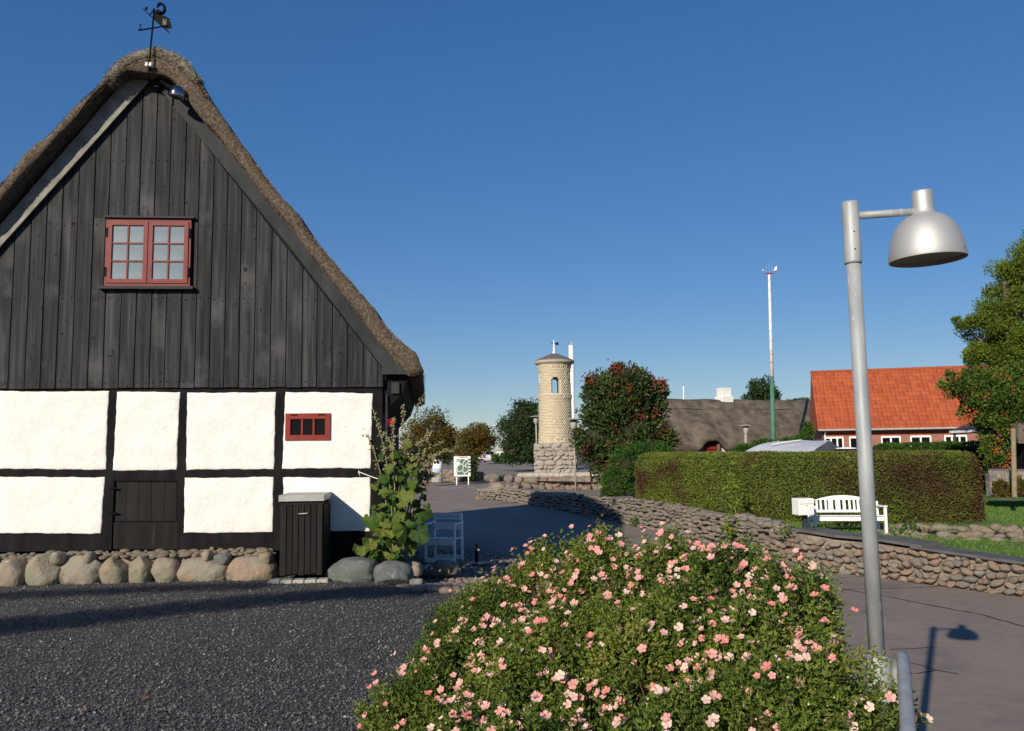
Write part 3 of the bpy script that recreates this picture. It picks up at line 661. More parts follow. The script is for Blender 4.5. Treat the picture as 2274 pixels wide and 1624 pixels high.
dirv = n3*(.75-.55*e)+(g3*tang[:, :1]+np.array([0, 0, 1])*tang[:, 1:])*(.55+.3*e)+(g3*out2[:, :1]+np.array([0, 0, 1])*out2[:, 1:])*(.10+.35*e)
V, F, rn = leaves(P3, dirv, .052, .13, 3, .25, fold=.3)
mk('reed_ends', (V, F), MT['straw'], roof, rnd=rn, kind='stuff')
# loose reeds over the eave end and the back of the eave, giving the ragged lower edge
n = 5000; dd = -rng.uniform(.3, LEN, n); wv = rng.uniform(0, 1, n)
tipO, tipI = np.array(outr[-1]), np.array(inr[-1])
Pq = np.array([HP(*(tipO*a+tipI*(1-a)), d) for a, d in zip(wv, dd)])
slopev = g3*.6+np.array([0, 0, -.8])
V, F, rn = leaves(Pq-slopev*.05, np.repeat(slopev[None], n, 0), .10, .06, 5, .25); mk('reed_ends', (V, F), MT['straw'], roof, rnd=rn, kind='stuff')
# bundled ridge covering
rc = []
RO = OUT[(OUT[:, 0] > GP(236, 172, D0)[0]) & (OUT[:, 0] < GP(437, 160, D0)[0])]
ridge_parts = []
cs = [tuple(p) for p in RO]; mid_s = SA
V = []; ds2 = np.r_[D0+.015, D0-.1, .1, -np.linspace(0.2, LEN+.3, 14)]
for d in ds2:
    for q, off in ((RO, .04), (RO, -.09)):
        for i, (s, z) in enumerate(q):
            nrm = np.array([s-SA, z-(ZA-.9)]); nrm /= np.linalg.norm(nrm)
            e = 1 if 0 < i < len(q)-1 else .2
            V.append(HP(s+nrm[0]*(off*e+.012*math.sin(i*1.7+d*4)), z+nrm[1]*(off*e+.012*math.sin(i*2.3+d*3)), d))
k = len(RO); F = []
for j in range(len(ds2)-1):
    for i in range(k-1):
        a0 = j*2*k+i; b0 = a0+2*k; F += [(a0, a0+1, b0+1, b0), (a0+k, b0+k, b0+k+1, a0+k+1)]
for i in range(k-1): F.append((i, i+k, i+k+1, i+1))
rdg = mk('ridge_covering', (np.array(V), F), MT['ridge'], roof, True)
n = 9000; ii = rng.uniform(0, k-1.001, n); k0 = ii.astype(int); fr = (ii-k0)[:, None]; P2 = RO[k0]*(1-fr)+RO[k0+1]*fr; nr = P2-np.array([SA, ZA-.9]); nr /= np.linalg.norm(nr, axis=1)[:, None]
P2 = P2+nr*rng.uniform(-.13, .035, (n, 1)); P3 = O3+g3*P2[:, :1]+np.array([0, 0, 1])*P2[:, 1:]+n3*rng.uniform(.1, D0+.01, (n, 1))
tn = np.c_[nr[:, 1], -nr[:, 0]]*np.sign(P2[:, :1]-SA); dv = g3*tn[:, :1]+np.array([0, 0, 1])*tn[:, 1:]+n3*.5+(g3*nr[:, :1]+np.array([0, 0, 1])*nr[:, 1:])*.2
V, F, rn = leaves(P3, dv, .10, .06, 6, .4); mk('ridge_straw', (V, F), M('ridge_straw', [(.10, .085, .06), (.26, .225, .165), (.42, .37, .28)], .9, 4, vary=.8), roof, rnd=rn, kind='stuff')
# rafter ends and downpipe at the right-hand corner
for z in (0, 1): mk('rafter_end', box(HP(.16+.02*z, zt-.02+.1*z, -.3-1.2*z), (.2, .12, .14), rotz(GA), .01), MT['tar'], house)
mk('downpipe', tube([HP(.07, zt-.12, -.02), HP(.07, zt-.5, -.02), HP(.07, .9, -.02)], .022, 8), MT['barge'], house)
mk('eave_soffit', prism(np.array([HP(0.0, zt-.42, 0), HP(.0, zt+.42, 0), HP(float(inr[-1][0])-.03, float(inr[-1][1])+.02, 0), HP(.30, zt-.10, 0)])+r3*.05, r3*(LEN-.1)), MT['tar'], house)
mk('brace_end', box(HP(.20, float(GP(868, 862)[1]), -.05), (.13, .1, .18), rotz(GA), .01), MT['barge'], house)

# ================================================================== THINGS AT THE HOUSE
# weather vane on the gable
DV = .50
def VP(zx, zy): return HP(*GP(zx/3.542, zy/3.542, DV), DV)
vane = thing('weather_vane', 'black iron swan weather vane on the ridge of the thatched house', 'weather vane', VP(1170, 530))
mk('pole', tube([VP(1168, 640), VP(1170, 530), VP(1190, 320), VP(1206, 150), VP(1213, 68)], .014, 8), MT['iron'], vane, True)
mk('arm', tube([VP(1088, 240), VP(1325, 203)], .011, 6), MT['iron'], vane)
mk('arm', tube([VP(1158, 96)+n3*-.1, VP(1213, 74)+n3*.0], .010, 6), MT['iron'], vane)
mk('pointer', prism(np.array([VP(*p) for p in ((1112, 58), (1122, 62), (1205, 138), (1225, 158), (1300, 222), (1322, 240), (1342, 270), (1310, 245), (1290, 226), (1200, 146))]), n3*-.012), MT['iron'], vane)
mk('swan', prism(np.array([VP(*p) for p in ((1212, 76), (1228, 80), (1240, 88), (1238, 98), (1252, 110), (1275, 118), (1300, 128), (1338, 150), (1330, 160), (1344, 174), (1338, 182), (1350, 196), (1343, 204), (1357, 216), (1325, 226), (1290, 224), (1262, 198), (1232, 165), (1212, 146))]), n3*-.012), MT['iron'], vane)
mk('swan_neck', tube([VP(*p) for p in ((1238, 92), (1262, 104), (1284, 102), (1296, 84), (1295, 58), (1282, 38), (1262, 29), (1248, 36), (1241, 52), (1239, 66))], [.040, .032, .026, .024, .022, .020, .026, .026, .016, .006], 8), MT['iron'], vane, True)
def lett(strokes, name): mk('compass_letter', join([tube([VP(*p) for p in s], .008, 5) for s in strokes]), MT['grey_wood' if name == 'letter_n' else 'iron'], vane)
lett([[(1284, 200), (1286, 150)], [(1286, 150), (1304, 200)], [(1304, 200), (1307, 152)]], 'letter_n')
lett([[(1112, 200), (1104, 192), (1097, 200), (1104, 212), (1112, 220), (1108, 233), (1096, 232), (1093, 224)]], 'letter_s')
lett([[(1158, 64), (1150, 58), (1142, 66), (1146, 80), (1156, 78), (1158, 64)], [(1140, 84), (1162, 54)]], 'letter_oe')
for du in (0, 30): mk('insulator', lathe([(.0, -.03), (.024, -.024), (.03, 0), (.018, .018), (.027, .03), (0, .036)], VP(1155+du, 512), 12), MT['porcelain'], vane, True)
mk('bracket', beam(VP(1168, 530), VP(1168, 530)+(-n3)*.4, .05, .02), MT['iron'], vane)
# gable lamp: polished dome on an iron arm
lamp = thing('gable_lamp', 'polished steel dome lamp on a black arm below the gable peak', 'lamp', HP(*GP(348, 195, .1), .1))
mk('arm', tube([HP(*GP(340, 172, .12), .12), HP(*GP(355, 178, .3), .3), HP(*GP(372, 192, .42), .42), HP(*GP(384, 198, .45), .45)], .02, 8), MT['iron'], lamp, True)
mk('arm_brace', beam(HP(*GP(334, 172, .12), .12), HP(*GP(392, 198, .42), .42), .05, .03), MT['iron'], lamp)
mk('sensor', box(HP(*GP(350, 193, .15), .15), (.09, .08, .06), rotz(GA), .015), MT['iron'], lamp)
pc = HP(*GP(393, 210, .45), .45); Md = eul(R(8), R(18), 0)
mk('dome', lathe([(.0, .135), (.035, .132), (.07, .115), (.10, .08), (.12, .03), (.127, -.02), (.125, -.045), (.118, -.05), (.112, -.03)], pc, 28, M=Md), MT['chrome'], lamp, True)
mk('lens', lathe([(.0, -.075), (.06, -.068), (.115, -.045)], pc, 24, M=Md), MT['glass'], lamp, True)

# bin cabinet
BD = .84
a, b = GP(621, 1279, BD), GP(717, 1112, BD); s0, s1 = a[0]+.0, b[0]; zt_ = b[1]; z0_ = max(a[1], .03)
binc = thing('bin_cabinet', 'tall black slatted bin cabinet with pale metal lid against the white wall', 'bin cabinet', HP((s0+s1)/2, 0, .45))
ns = 7; wv_ = (s1-s0)/ns
mk('carcass', bar(s0+.02, z0_, s1-.02, zt_-.03, .06, BD-.035), MT['hollow'], binc)
for i in range(ns): mk('slat', bar(s0+i*wv_+.006, z0_+.01*(i % 3), s0+(i+1)*wv_-.006, zt_-.06, BD-.03, BD-.002*(i % 2)), MT['slat'], binc)
for sx, sg in ((s0, -1), (s1, 1)):
    for i in range(8):
        d0 = .06+i*(BD-.1)/8; mk('side_slat', bar(sx-.012 if sg > 0 else sx-.012, z0_, sx+.012, zt_-.06, d0+.004, d0+(BD-.1)/8-.004), MT['slat'], binc)
mk('crossbar', bar(s0, zt_-.055, s1, zt_-.005, BD-.032, BD+.008), MT['slat'], binc)
mk('lid', bar(s0-.02, zt_, s1+.02, zt_+.085, .02, BD+.05), MT['zinc'], binc)
zh = GP(674, 1141, BD)[1]; sh = GP(674, 1141, BD)[0]
mk('handle', tube([HP(sh-.06, zh, BD-.005), HP(sh-.06, zh, BD+.03), HP(sh+.06, zh+.004, BD+.03), HP(sh+.06, zh, BD-.005)], .009, 8), MT['zinc'], binc)
pad = thing('paver_row', 'row of grey concrete pavers at the foot of the bin cabinet', 'paving', HP((s0+s1)/2, 0, BD+.02))
for i in range(5): mk('paver', box(HP(s0-.06+i*.165, .0, BD+.01), (.155, .19, .09), rotz(GA), .01), MT['concrete'], pad)

# boulder edging along the wall: big stones in front, cobbles in mortar behind
edg = thing('boulder_edging', 'row of rounded boulders and cobbles along the foot of the house wall', 'stone edging', HP(-4, 0, .5))
bigs = [(-40, 60, 1250, 1290), (18, 62, 1236, 1280), (88, 76, 1230, 1279), (168, 96, 1230, 1282), (244, 64, 1237, 1282), (302, 54, 1234, 1283), (356, 62, 1236, 1284), (443, 112, 1236, 1292), (550, 110, 1231, 1292)]
for i, (u, wpx, v0, v1) in enumerate(bigs):
    y = HP(*GP(u, v1-2, .52), .52)[1]; p = at(u, v1-2, y); wM = wpx/FPX*y; hM = (v1-v0)/FPX*y*.86
    V, F = stone(100+i*7, 4, 2.7, .09, 2); top_z = p[2]+hM; hz_ = (top_z+.10)/2; c = np.array([p[0], p[1]+.22, top_z-hz_]); a_ = rng.uniform(-.15, .15)
    mk('boulder', (V*np.array([wM*.53, .28, hz_]) @ rotz(a_).T+c, F), MT['boulder'], edg, True)
mk('mortar_bed', bar(SL, -.02, GP(604, 1225)[0], zb-.07, .0, .24), MT['mortar'], edg)
cm = []
for k in range(8):
    V, F = stone(300+k, 2, 2.6, .14, 4); me = mesh('cobble', V, F); me.materials.append(MT['boulder']); smooth_me(me); cm.append(me)
T = []
s = SL
for row, (dd, zz) in enumerate(((.05, zb-.055), (.13, zb-.065), (.21, zb-.075), (.29, zb-.095))):
    s = GP(-120, 1200)[0]
    while s < GP(602, 1225)[0]:
        w_ = rng.uniform(.035, .10); h_ = rng.uniform(.02, .04)
        T.append((HP(s+w_, zz+rng.uniform(-.02, .02), dd+rng.uniform(-.02, .02)), rotz(rng.uniform(0, 6)) @ np.diag([w_, w_*.8, h_]), int(rng.integers(8)))); s += w_*1.85
pieces(edg, 'cobble', cm, T, 'small_cobbles')
for i, (u, v, w_) in enumerate(((494, 1242, .17), (462, 1236, .09), (592, 1240, .14), (128, 1240, .12), (200, 1240, .1))):
    p = HP(*GP(u, v, .4), .4); V, F = stone(400+i, 3, 2.5, .1); mk('boulder', (V*np.array([w_*.75, .14, .10])+p, F), MT['greystone' if i == 0 else 'boulder'], edg, True)

# loose boulders to the right of the bin
for i, (u, wpx, v0, v1, lab, mt, bl) in enumerate(((775, 118, 1238, 1296, 'large smooth blue-grey boulder right beside the bin cabinet', 'greystone', 3.2), (868, 88, 1244, 1300, 'dark grey boulder under the hollyhock leaves', 'greystone', 2.6),
        (913, 46, 1243, 1280, 'tan angular stone perched on the end of the boulder row', 'boulder', 2.2), (926, 34, 1279, 1304, 'small squarish grey stone below the tan stone at the cobbles', 'stone', 3.5))):
    y = onz(u, min(v1, 1300)-2, 0)[1]; p = at(u, v1, y); p[2] = 1.8-(v1-1003)/FPX*y; wM = wpx/FPX*y; hM = (v1-v0)/FPX*y
    V, F = stone(500+i*3, 4, bl, .10, 3); c = np.array([p[0], p[1]+wM*.35, p[2]+hM*.46])
    tag(mk('boulder', (V*np.array([wM*.52, wM*.42, hM*.56])+c, F), MT[mt], None, True), lab, 'boulder', 'boulders at the house corner')
V, F = stone(530, 3, 3, .12); p = at(800, 1240, 13.1)
bed = thing('planting_bed', 'dark soil bed behind the boulders at the house corner', 'planting bed', (p[0]+.3, p[1], 0))
mk('soil', (V*np.array([.55, .3, .2])+np.array([p[0]+.35, p[1]-.25, .05]), F), MT['soil'], bed, True)

# hollyhock with big lobed leaves, seed stalks and a last red flower
HB = at(872, 1235, 12.75)
hol = thing('hollyhock', 'tall hollyhock with big yellow-green leaves and dry seed stalks at the house corner', 'plant', HB)
def lobed(seed, cup):
    g = np.random.default_rng(seed); n = 25; V = [(0, 0, 0)]
    for rr in (.55, 1.0):
        for k in range(n):
            a = -2.75+5.5*k/(n-1); lob = .66+.34*abs(math.cos(a*1.35))**.6; x = rr*lob*(1+g.normal(0, .06))
            V.append((x*math.cos(a)*.5+.12*rr, x*math.sin(a)*.5, cup*rr*rr*.22+.05*math.sin(a*5.4)*rr+g.normal(0, .012)))
    F = [(0, 1+k, 2+k) for k in range(n-1)]+[(1+k, 1+n+k, 2+n+k, 2+k) for k in range(n-1)]
    me = mesh('leaf', V, F); me.materials.append(MT['lf_holly']); smooth_me(me); return me
LM = [lobed(i, c) for i, c in enumerate((-.9, -.4, .5, -1.3))]
rng = np.random.default_rng(21)
stems = [((868, 1235), (842, 1040), (785, 922)), ((872, 1235), (862, 1050), (826, 905)), ((878, 1235), (876, 1060), (872, 928)), ((884, 1235), (890, 1060), (896, 898)), ((880, 1235), (896, 1020), (942, 874)),
         ((886, 1235), (920, 1040), (965, 935)), ((890, 1235), (905, 1050), (990, 985)), ((874, 1235), (880, 1050), (850, 960)), ((890, 1235), (930, 1060), (1000, 1030)), ((882, 1235), (900, 1060), (915, 945)),
         ((890, 1235), (935, 1030), (960, 960)), ((890, 1235), (925, 1080), (985, 1060)), ((888, 1235), (915, 1040), (940, 980)), ((892, 1235), (930, 1070), (975, 1010)), ((892, 1235), (940, 1090), (965, 1055)), ((886, 1235), (910, 1060), (1010, 1000)), ((880, 1235), (905, 1040), (930, 1000))]
podsV, brV = [], []
for i, (p0, p1, p2) in enumerate(stems):
    y0 = 12.75+rng.uniform(-.2, .25); A = at(*p0, y0); B = at(*p1, y0+rng.uniform(-.25, .2)); Cc = at(*p2, y0+rng.uniform(-.3, .3))
    t_ = np.linspace(0, 1, 14)[:, None]; path = (1-t_)**2*A+2*t_*(1-t_)*(2*B-.5*A-.5*Cc)+t_**2*Cc
    mk('stem', tube(path, np.linspace(.013, .005, 14), 6), MT['stem'], hol, True)
    for k in range(60):
        q = rng.uniform(.52 if i not in (5, 6, 8) else .45, 1.0); j = q*13; a = int(min(12, j)); pt = path[a]*(1-(j-a))+path[a+1]*(j-a)
        off = rng.normal(size=3)*.035*(1.15-q*.7); podsV.append((pt+off, rng.uniform(.014, .028)*(1.25-.5*q)))
        if k % 3 == 0: brV.append(tube([pt, pt+off], .004, 4))
Vs, Fs, rn, nn_ = [], [], [], 0
for i, (p, r_) in enumerate(podsV):
    V, F = ICO[1]; Vs.append(V*r_*np.array([1, 1, .85])+p); Fs += [tuple(a+nn_ for a in f) for f in F]; nn_ += len(V); rn.append(np.full(len(V), rng.uniform(0, .99)))
mk('seed_pods', (np.vstack(Vs), Fs), MT['pod'], hol, True, rnd=np.concatenate(rn), kind='stuff')
mk('pod_stalks', join(brV), MT['stem'], hol, kind='stuff')
lv = []
spots = [(865, 1010, 8), (880, 1040, 10), (900, 1060, 10), (860, 1080, 9), (880, 1105, 10), (915, 1100, 9), (850, 1135, 7), (890, 1150, 9), (865, 1185, 10), (905, 1190, 9), (835, 1160, 3), (850, 1215, 8), (880, 1225, 8), (812, 1225, 7), (830, 1235, 6), (918, 1150, 7), (925, 1060, 6), (930, 1110, 6), (845, 1060, 4), (900, 1020, 6), (862, 1255, 3)]
big = [(900, 1172, .36), (928, 1180, .33), (878, 1140, .32), (850, 1175, .34), (822, 1150, .30), (806, 1215, .34), (905, 1215, .32), (845, 1195, .34), (870, 1110, .30), (866, 1250, .28), (930, 1140, .30), (895, 1110, .30), (880, 1020, .28), (838, 1240, .28)]
for (u, v, k) in spots:
    for _ in range(int(k*1.2)): lv.append((u+rng.normal(0, 13), v+rng.normal(0, 13), rng.uniform(.09, .185)))
for (u, v, s_) in lv+big:
    y = 12.55+rng.uniform(-.3, .4)-(.15 if s_ > .27 else 0); p = at(u, v, y); p[2] = max(p[2], .12)
    a = rng.uniform(-1.2, 1.2); o = inst('leaf', LM[int(rng.integers(4))], hol, p, (R(55)+rng.normal(0, .35), rng.normal(0, .35), a*.6), (s_, s_, s_))
    o.rotation_euler = (R(58)+rng.normal(0, .4), rng.uniform(-1.6, 1.6), rng.normal(0, .5)-.3)
fl = at(869, 938, 12.6); g = np.random.default_rng(2); V = []; F = []
for k in range(5):
    a = k*2*math.pi/5; b_ = len(V); V += [(0, 0, 0), (.05*math.cos(a-.6), -.03, .05*math.sin(a-.6)), (.075*math.cos(a), -.045, .075*math.sin(a)), (.05*math.cos(a+.6), -.03, .05*math.sin(a+.6))]; F += [(b_, b_+1, b_+2), (b_, b_+2, b_+3)]
mk('flower', (np.array(V)*1.0+fl, F), M('red_petal', [(.45, .01, .02), (.55, .03, .03)], .6, 5, trans=.2), hol, label='single deep red hollyhock flower')
a, b = HP(*GP(797, 1048), .03), at(862, 1070, 12.6); mid_ = (a+b)/2-[0, 0, .01]
st = tag(mk('string', join([tube([a, mid_, b], .006, 5), tube([a, a+[.01, 0, -.03], a+[.02, 0, -.06]], .004, 4), tube([a+[0, 0, .02], a-[0, 0, .03]], .005, 4)]), MT['white']), 'white string tying the hollyhock to the house wall', 'string')

# cobbled apron from the gravel to the chair
def zc(x, y): return 0*x+(1-ss((y-11.0)/2.4))*0.0+ss((y-11.0)/2.4)*zr(x, y)+.0
cp_ = [(-1.25, 11.05), (-.2, 11.0), (.9, 11.1), (1.7, 11.9), (1.9, 13.2), (1.3, 15.0), (.6, 16.6), (-.6, 17.5), (-2.2, 17.2), (-2.2, 13.2)]
from mathutils.geometry import intersect_point_tri_2d
def inside(x, y, poly):
    c = False; j = len(poly)-1
    for i in range(len(poly)):
        (xi, yi), (xj, yj) = poly[i], poly[j]
        if (yi > y) != (yj > y) and x < (xj-xi)*(y-yi)/(yj-yi)+xi: c = not c
        j = i
    return c
XG, YG = np.arange(-2.4, 2.6, .2), np.arange(10.9, 18, .2)
Vg, Fg = grid(XG, YG, lambda x, y: zc(x, y)+.012); cen = Vg[Fg].mean(1); keep = np.array([inside(c[0], c[1], cp_) for c in cen])
apron = tag(mk('cobbled_apron', (Vg, Fg[keep]), MT['soil'], smooth=True), kind='structure')
cm = []
for k in range(8):
    V, F = stone(600+k, 2, 3.2, .10); me = mesh('cobblestone', V, F); me.materials.append(MT['cobble']); smooth_me(me); cm.append(me)
T = []; y = 11.05; row = 0
while y < 17.4:
    h = rng.uniform(.11, .15)*(1 if y > 11.2 else 1.2); x = -2.4+rng.uniform(0, .1)
    while x < 2.2:
        w_ = rng.uniform(.10, .19)
        xx_, yy_ = x+w_/2, y+rng.uniform(-.02, .02)
        if inside(xx_, yy_, cp_): T.append(((xx_, yy_, float(zc(xx_, yy_))+.012+rng.uniform(-.008, .012)), rotz(rng.uniform(-.3, .3)) @ np.diag([w_*.52, h*.53, .055]), int(rng.integers(8))))
        x += w_*1.02
    y += h*1.02
pieces(apron, 'cobblestone', cm, T, 'far_cobblestones')
V, F = stone(640, 3, 3, .12)
for (u, v, w_, h_, lab) in ((958, 1262, .30, .16, 'shaded flat stone beside the folding chair'), (990, 1258, .22, .2, 'lichen-topped block beside the folding chair legs')):
    y = 13.6; p = at(u, v+12, y); V, F = stone(int(u), 3, 3.4, .12); tag(mk('stone_block', (V*np.array([w_, .2, h_*.6])+np.array([p[0], p[1], p[2]+h_*.3]), F), MT['stone'], None, True), lab, 'stone')

# white folding chair
cz = float(zr(-1.2, 15.6)); cx = at(986, 1240, 15.6)[0]
chair = thing('folding_chair', 'white slatted wooden folding chair standing on the cobbles', 'chair', (cx, 15.6, cz))
Mz = rotz(R(-14)); cw, c0 = .27, np.array([cx, 15.6, cz+.03])
def cb(a, b, w, t, side=(0, 0, 1)): return beam(Mz @ np.array(a)+c0, Mz @ np.array(b)+c0, w, t, Mz @ np.array(side), .004)
for s in (-1, 1):
    mk('leg', cb((s*cw, -.22, -.03), (s*cw, -.22, .70), .045, .042, (0, 1, 0)), MT['chairw'], chair)
    mk('leg', cb((s*(cw-.005), .26, -.03), (s*(cw-.005), .22, .88), .045, .04, (0, 1, 0)), MT['chairw'], chair)
    mk('arm_rest', cb((s*cw, -.25, .715), (s*cw, .25, .715), .055, .025, (1, 0, 0)), MT['chairw'], chair)
for i in range(7):
    x = -.225+i*.075; mk('seat_slat', cb((x, -.24, .45), (x, .22, .43), .058, .02, (1, 0, 0)), MT['chairw'], chair)
for (y_, z_, h_) in ((.19, .65, .13), (.20, .86, .06), (.19, .79, .05)): mk('back_slat', cb((-cw, y_, z_), (cw, y_, z_), h_, .02), MT['chairw'], chair)
for (y_, z_, h_) in ((-.245, .39, .09), (-.245, .08, .08), (.24, .09, .07)): mk('stretcher', cb((-cw, y_, z_), (cw, y_, z_), h_, .02), MT['chairw'], chair)
# parasol foot
pz = float(zr(-.55, 15.2)); pp = at(1058, 1232, 15.3)
par = thing('parasol_foot', 'round dark parasol foot with a short upright tube beside the chair', 'parasol foot', (pp[0], 15.3, pz))
mk('plate', lathe([(0, .02), (.30, .02), (.31, .05), (.30, .085), (.06, .10), (0, .10)], (pp[0], 15.3, pz), 32), MT['darkmetal'], par, True)
mk('socket', lathe([(0, .1), (.03, .1), (.03, .42), (0, .43)], (pp[0], 15.3, pz), 14), MT['iron'], par, True)
mk('knob', box((pp[0]+.04, 15.27, pz+.32), (.04, .03, .03), None, .006), MT['zinc'], par)
# fallen leaves on the gravel
for i, (u, v, s_) in enumerate(((320, 1551, .075), (605, 1399, .05), (187, 1578, .06), (815, 1501, .045), (755, 1367, .04))):
    p = onz(u, v, .025); g = np.random.default_rng(i); a = g.uniform(0, 6)
    V = np.array([(-.5, 0, .12), (-.2, .24, .02), (.25, .2, .1), (.55, 0, .22), (.2, -.22, .16), (-.25, -.2, .05), (0, 0, 0)])*s_*np.array([1, 1, .9])
    tag(mk('fallen_leaf', (V @ rotz(a).T+p, [(6, 0, 1), (6, 1, 2), (6, 2, 3), (6, 3, 4), (6, 4, 5), (6, 5, 0)]), MT['deadleaf']),
        ['largest orange-brown leaf lying on the gravel in the foreground', 'small brown leaf on the gravel before the bin cabinet', 'dull tan leaf on the gravel near the lower left corner', 'reddish leaf on the gravel left of the flowering shrub', 'tiny red-brown leaf on the gravel near the bin'][i], 'leaf', 'fallen leaves on the gravel')

# ================================================================== STONE WALLS, GARDEN
def wall_stones(par, s0, s1, wr, hr, depth, mat, nm, seed, rest, blocky=2.8, top=True, rough=.12, lim=300, flat=1.0, jitter=.03):
    g = np.random.default_rng(seed); ms = []
    for k in range(12):
        V, F = stone(seed*40+k, 3, g.uniform(blocky-.4, blocky+.6), rough, 6); me = mesh(nm, V, F); me.materials.append(mat); smooth_me(me); ms.append(me)
    T = []; z = 0
    row = 0
    while z < 1.1:
        h = g.uniform(*hr); s = s0+g.uniform(0, wr[0])
        while s < s1:
            w_ = g.uniform(*wr); p, H = wallpt(s+w_/2); q, _ = wallpt(s+w_/2+.1); p0, _ = wallpt(s+w_/2-.1); d = (q-p0)[:2]; d /= np.linalg.norm(d); a = math.atan2(d[1], d[0])
            zz = z+h/2+g.uniform(-jitter, jitter)
            if zz+h*.35 < H:
                nn = np.array([-d[1], d[0]]); nn = nn if nn[0] < 0 else -nn        # towards the road
                hh = h*g.uniform(.85, 1.12)
                T.append(((p[0]+nn[0]*(.02+g.uniform(0, .035)), p[1]+nn[1]*(.02+g.uniform(0, .035)), p[2]+zz), eul(g.normal(0, .12), g.normal(0, .22), a) @ np.diag([w_*.535, depth, hh*.53*flat]), int(g.integers(12))))
            s += w_*g.uniform(.98, 1.06)
        z += h*.96
    pieces(par, nm, ms, T, rest, lim)
def wall_core(par, s0, s1, mat, th=.30, sink=.03, n=40, inset=.0):
    V = []
    for s in np.linspace(s0, s1, n):
        p, H = wallpt(s); q, _ = wallpt(s+.1); p0, _ = wallpt(s-.1); d = (q-p0)[:2]; d /= np.linalg.norm(d); nn = np.array([-d[1], d[0]]); nn = nn if nn[0] > 0 else -nn
        a = p[:2]+nn*inset; b = p[:2]+nn*th
        V += [(*a, p[2]-.1), (*a, p[2]+H-sink), (*b, p[2]+H-sink), (*b, p[2]-.1)]
    F = [(4*i+k, 4*i+(k+1) % 4, 4*i+4+(k+1) % 4, 4*i+4+k) for i in range(n-1) for k in range(4)]+[(0, 1, 2, 3), (4*n-1, 4*n-2, 4*n-3, 4*n-4)]
    mk('mortar_core', (np.array(V), F), mat, par)
S1 = float(sdist[8])           # where the slabbed wall meets the older one
p, _ = wallpt(S1/2)
mw_ = thing('fieldstone_wall', 'mortared round fieldstone garden wall with dark coping slabs beside the road', 'stone wall', p)
wall_core(mw_, 0, S1, MT['mortar'], .32, .02)
wall_stones(mw_, .05, S1, (.09, .28), (.08, .17), .11, MT['stone'], 'stone', 3, 'far_stones', 2.7, rough=.16, jitter=.035)
# coping slabs
sA = float(np.interp(4.15, np.arange(17), sdist)); sB = float(np.interp(7.3, np.arange(17), sdist))
def slab(s0, s1, lift, th, w, nm='coping_slab'):
    P = []
    for s in (s0+.006, s1-.006):
        p, H = wallpt(s); q, _ = wallpt(s+.1); p0, _ = wallpt(s-.1); d = (q-p0)[:2]; d /= np.linalg.norm(d); nn = np.array([-d[1], d[0]]); nn = nn if nn[0] > 0 else -nn
        P.append((p[:2]-nn*.13, p[:2]+nn*w, p[2]+H+lift))
    V = [(*P[0][0], P[0][2]), (*P[1][0], P[1][2]), (*P[1][1], P[1][2]), (*P[0][1], P[0][2])]
    mk(nm, prism(np.array(V), (0, 0, th)), MT['slab'], mw_)
s = 0
while s < sA-.3: e = min(s+.95, sA); slab(s, e, .0, .05, .38); s = e
s = sA-.25
while s < sB-.3: e = min(s+.95, sB); slab(s, e, .035, .055, .55); s = e
pA, HA = wallpt(sA); q, _ = wallpt(sA+.3); d = (q-pA)[:2]; d /= np.linalg.norm(d); nn = np.array([-d[1], d[0]]); nn = nn if nn[0] > 0 else -nn
mk('timber_support', beam(np.r_[pA[:2]-nn*.06-d*.16, pA[2]+HA+.03], np.r_[pA[:2]+nn*.52-d*.16, pA[2]+HA+.03], .10, .08), MT['post'], mw_)
p, _ = wallpt((S1+sdist[-1])/2)
dw_ = thing('drystone_wall', 'long low drystone wall of flattish stones curving back along the road', 'stone wall', p)
wall_core(dw_, S1, sdist[-1], MT['mortar'], .35, .05, inset=.04)
MT['drystone'] = M('dry_wall_stone', [(.15, .125, .10), (.22, .185, .15), (.18, .165, .145), (.26, .215, .17)], .9, 5, 8, vary=.7, objrand=True, bump=.6, bscale=18, bdist=.02)
wall_stones(dw_, S1, sdist[-1]-.1, (.16, .36), (.09, .15), .12, MT['drystone'], 'stone', 4, 'far_stones', 3.0, rough=.16, flat=.95)
# rough rubble on the top around the change of wall, and at the far end
for i in range(26):
    s = S1+.15+rng.uniform(-.5, 1.6); p, H = wallpt(s); V, F = stone(800+i, 3, 3, .16)
    mk('rubble', (V*np.array([rng.uniform(.1, .22), rng.uniform(.10, .2), rng.uniform(.04, .08)]) @ rotz(rng.uniform(0, 3)).T+p+np.array([rng.uniform(.0, .25), rng.uniform(0, .2), H+rng.uniform(-.06, .04)]), F), MT['drystone'], dw_, True)
rb = thing('boulder_wall', 'rough wall of big round boulders below the brick tower', 'stone wall', UB[3])
UM = []
for k in range(8):
    V, F = stone(900+k, 3, 2.8, .13, 5); me = mesh('boulder', V, F); me.materials.append(MT['stone']); smooth_me(me); UM.append(me)
T = []
ud = np.r_[0, np.cumsum(np.linalg.norm(np.diff(UB, axis=0), axis=1))]
for row, (zz, wr) in enumerate(((.08, (.28, .5)), (.40, (.4, .85)), (.22, (.25, .5)))):
    s = 0
    while s < ud[-1]:
        w_ = rng.uniform(*wr); c = np.array([np.interp(s+w_/2, ud, UB[:, k]) for k in range(3)]); T.append((c+[0, rng.uniform(-.1, .1), zz], eul(0, rng.normal(0, .1), rng.uniform(-.2, .2)) @ np.diag([w_*.52, .28, (.16 if row == 0 else .22)*rng.uniform(.85, 1.2)]), int(rng.integers(8)))); s += w_
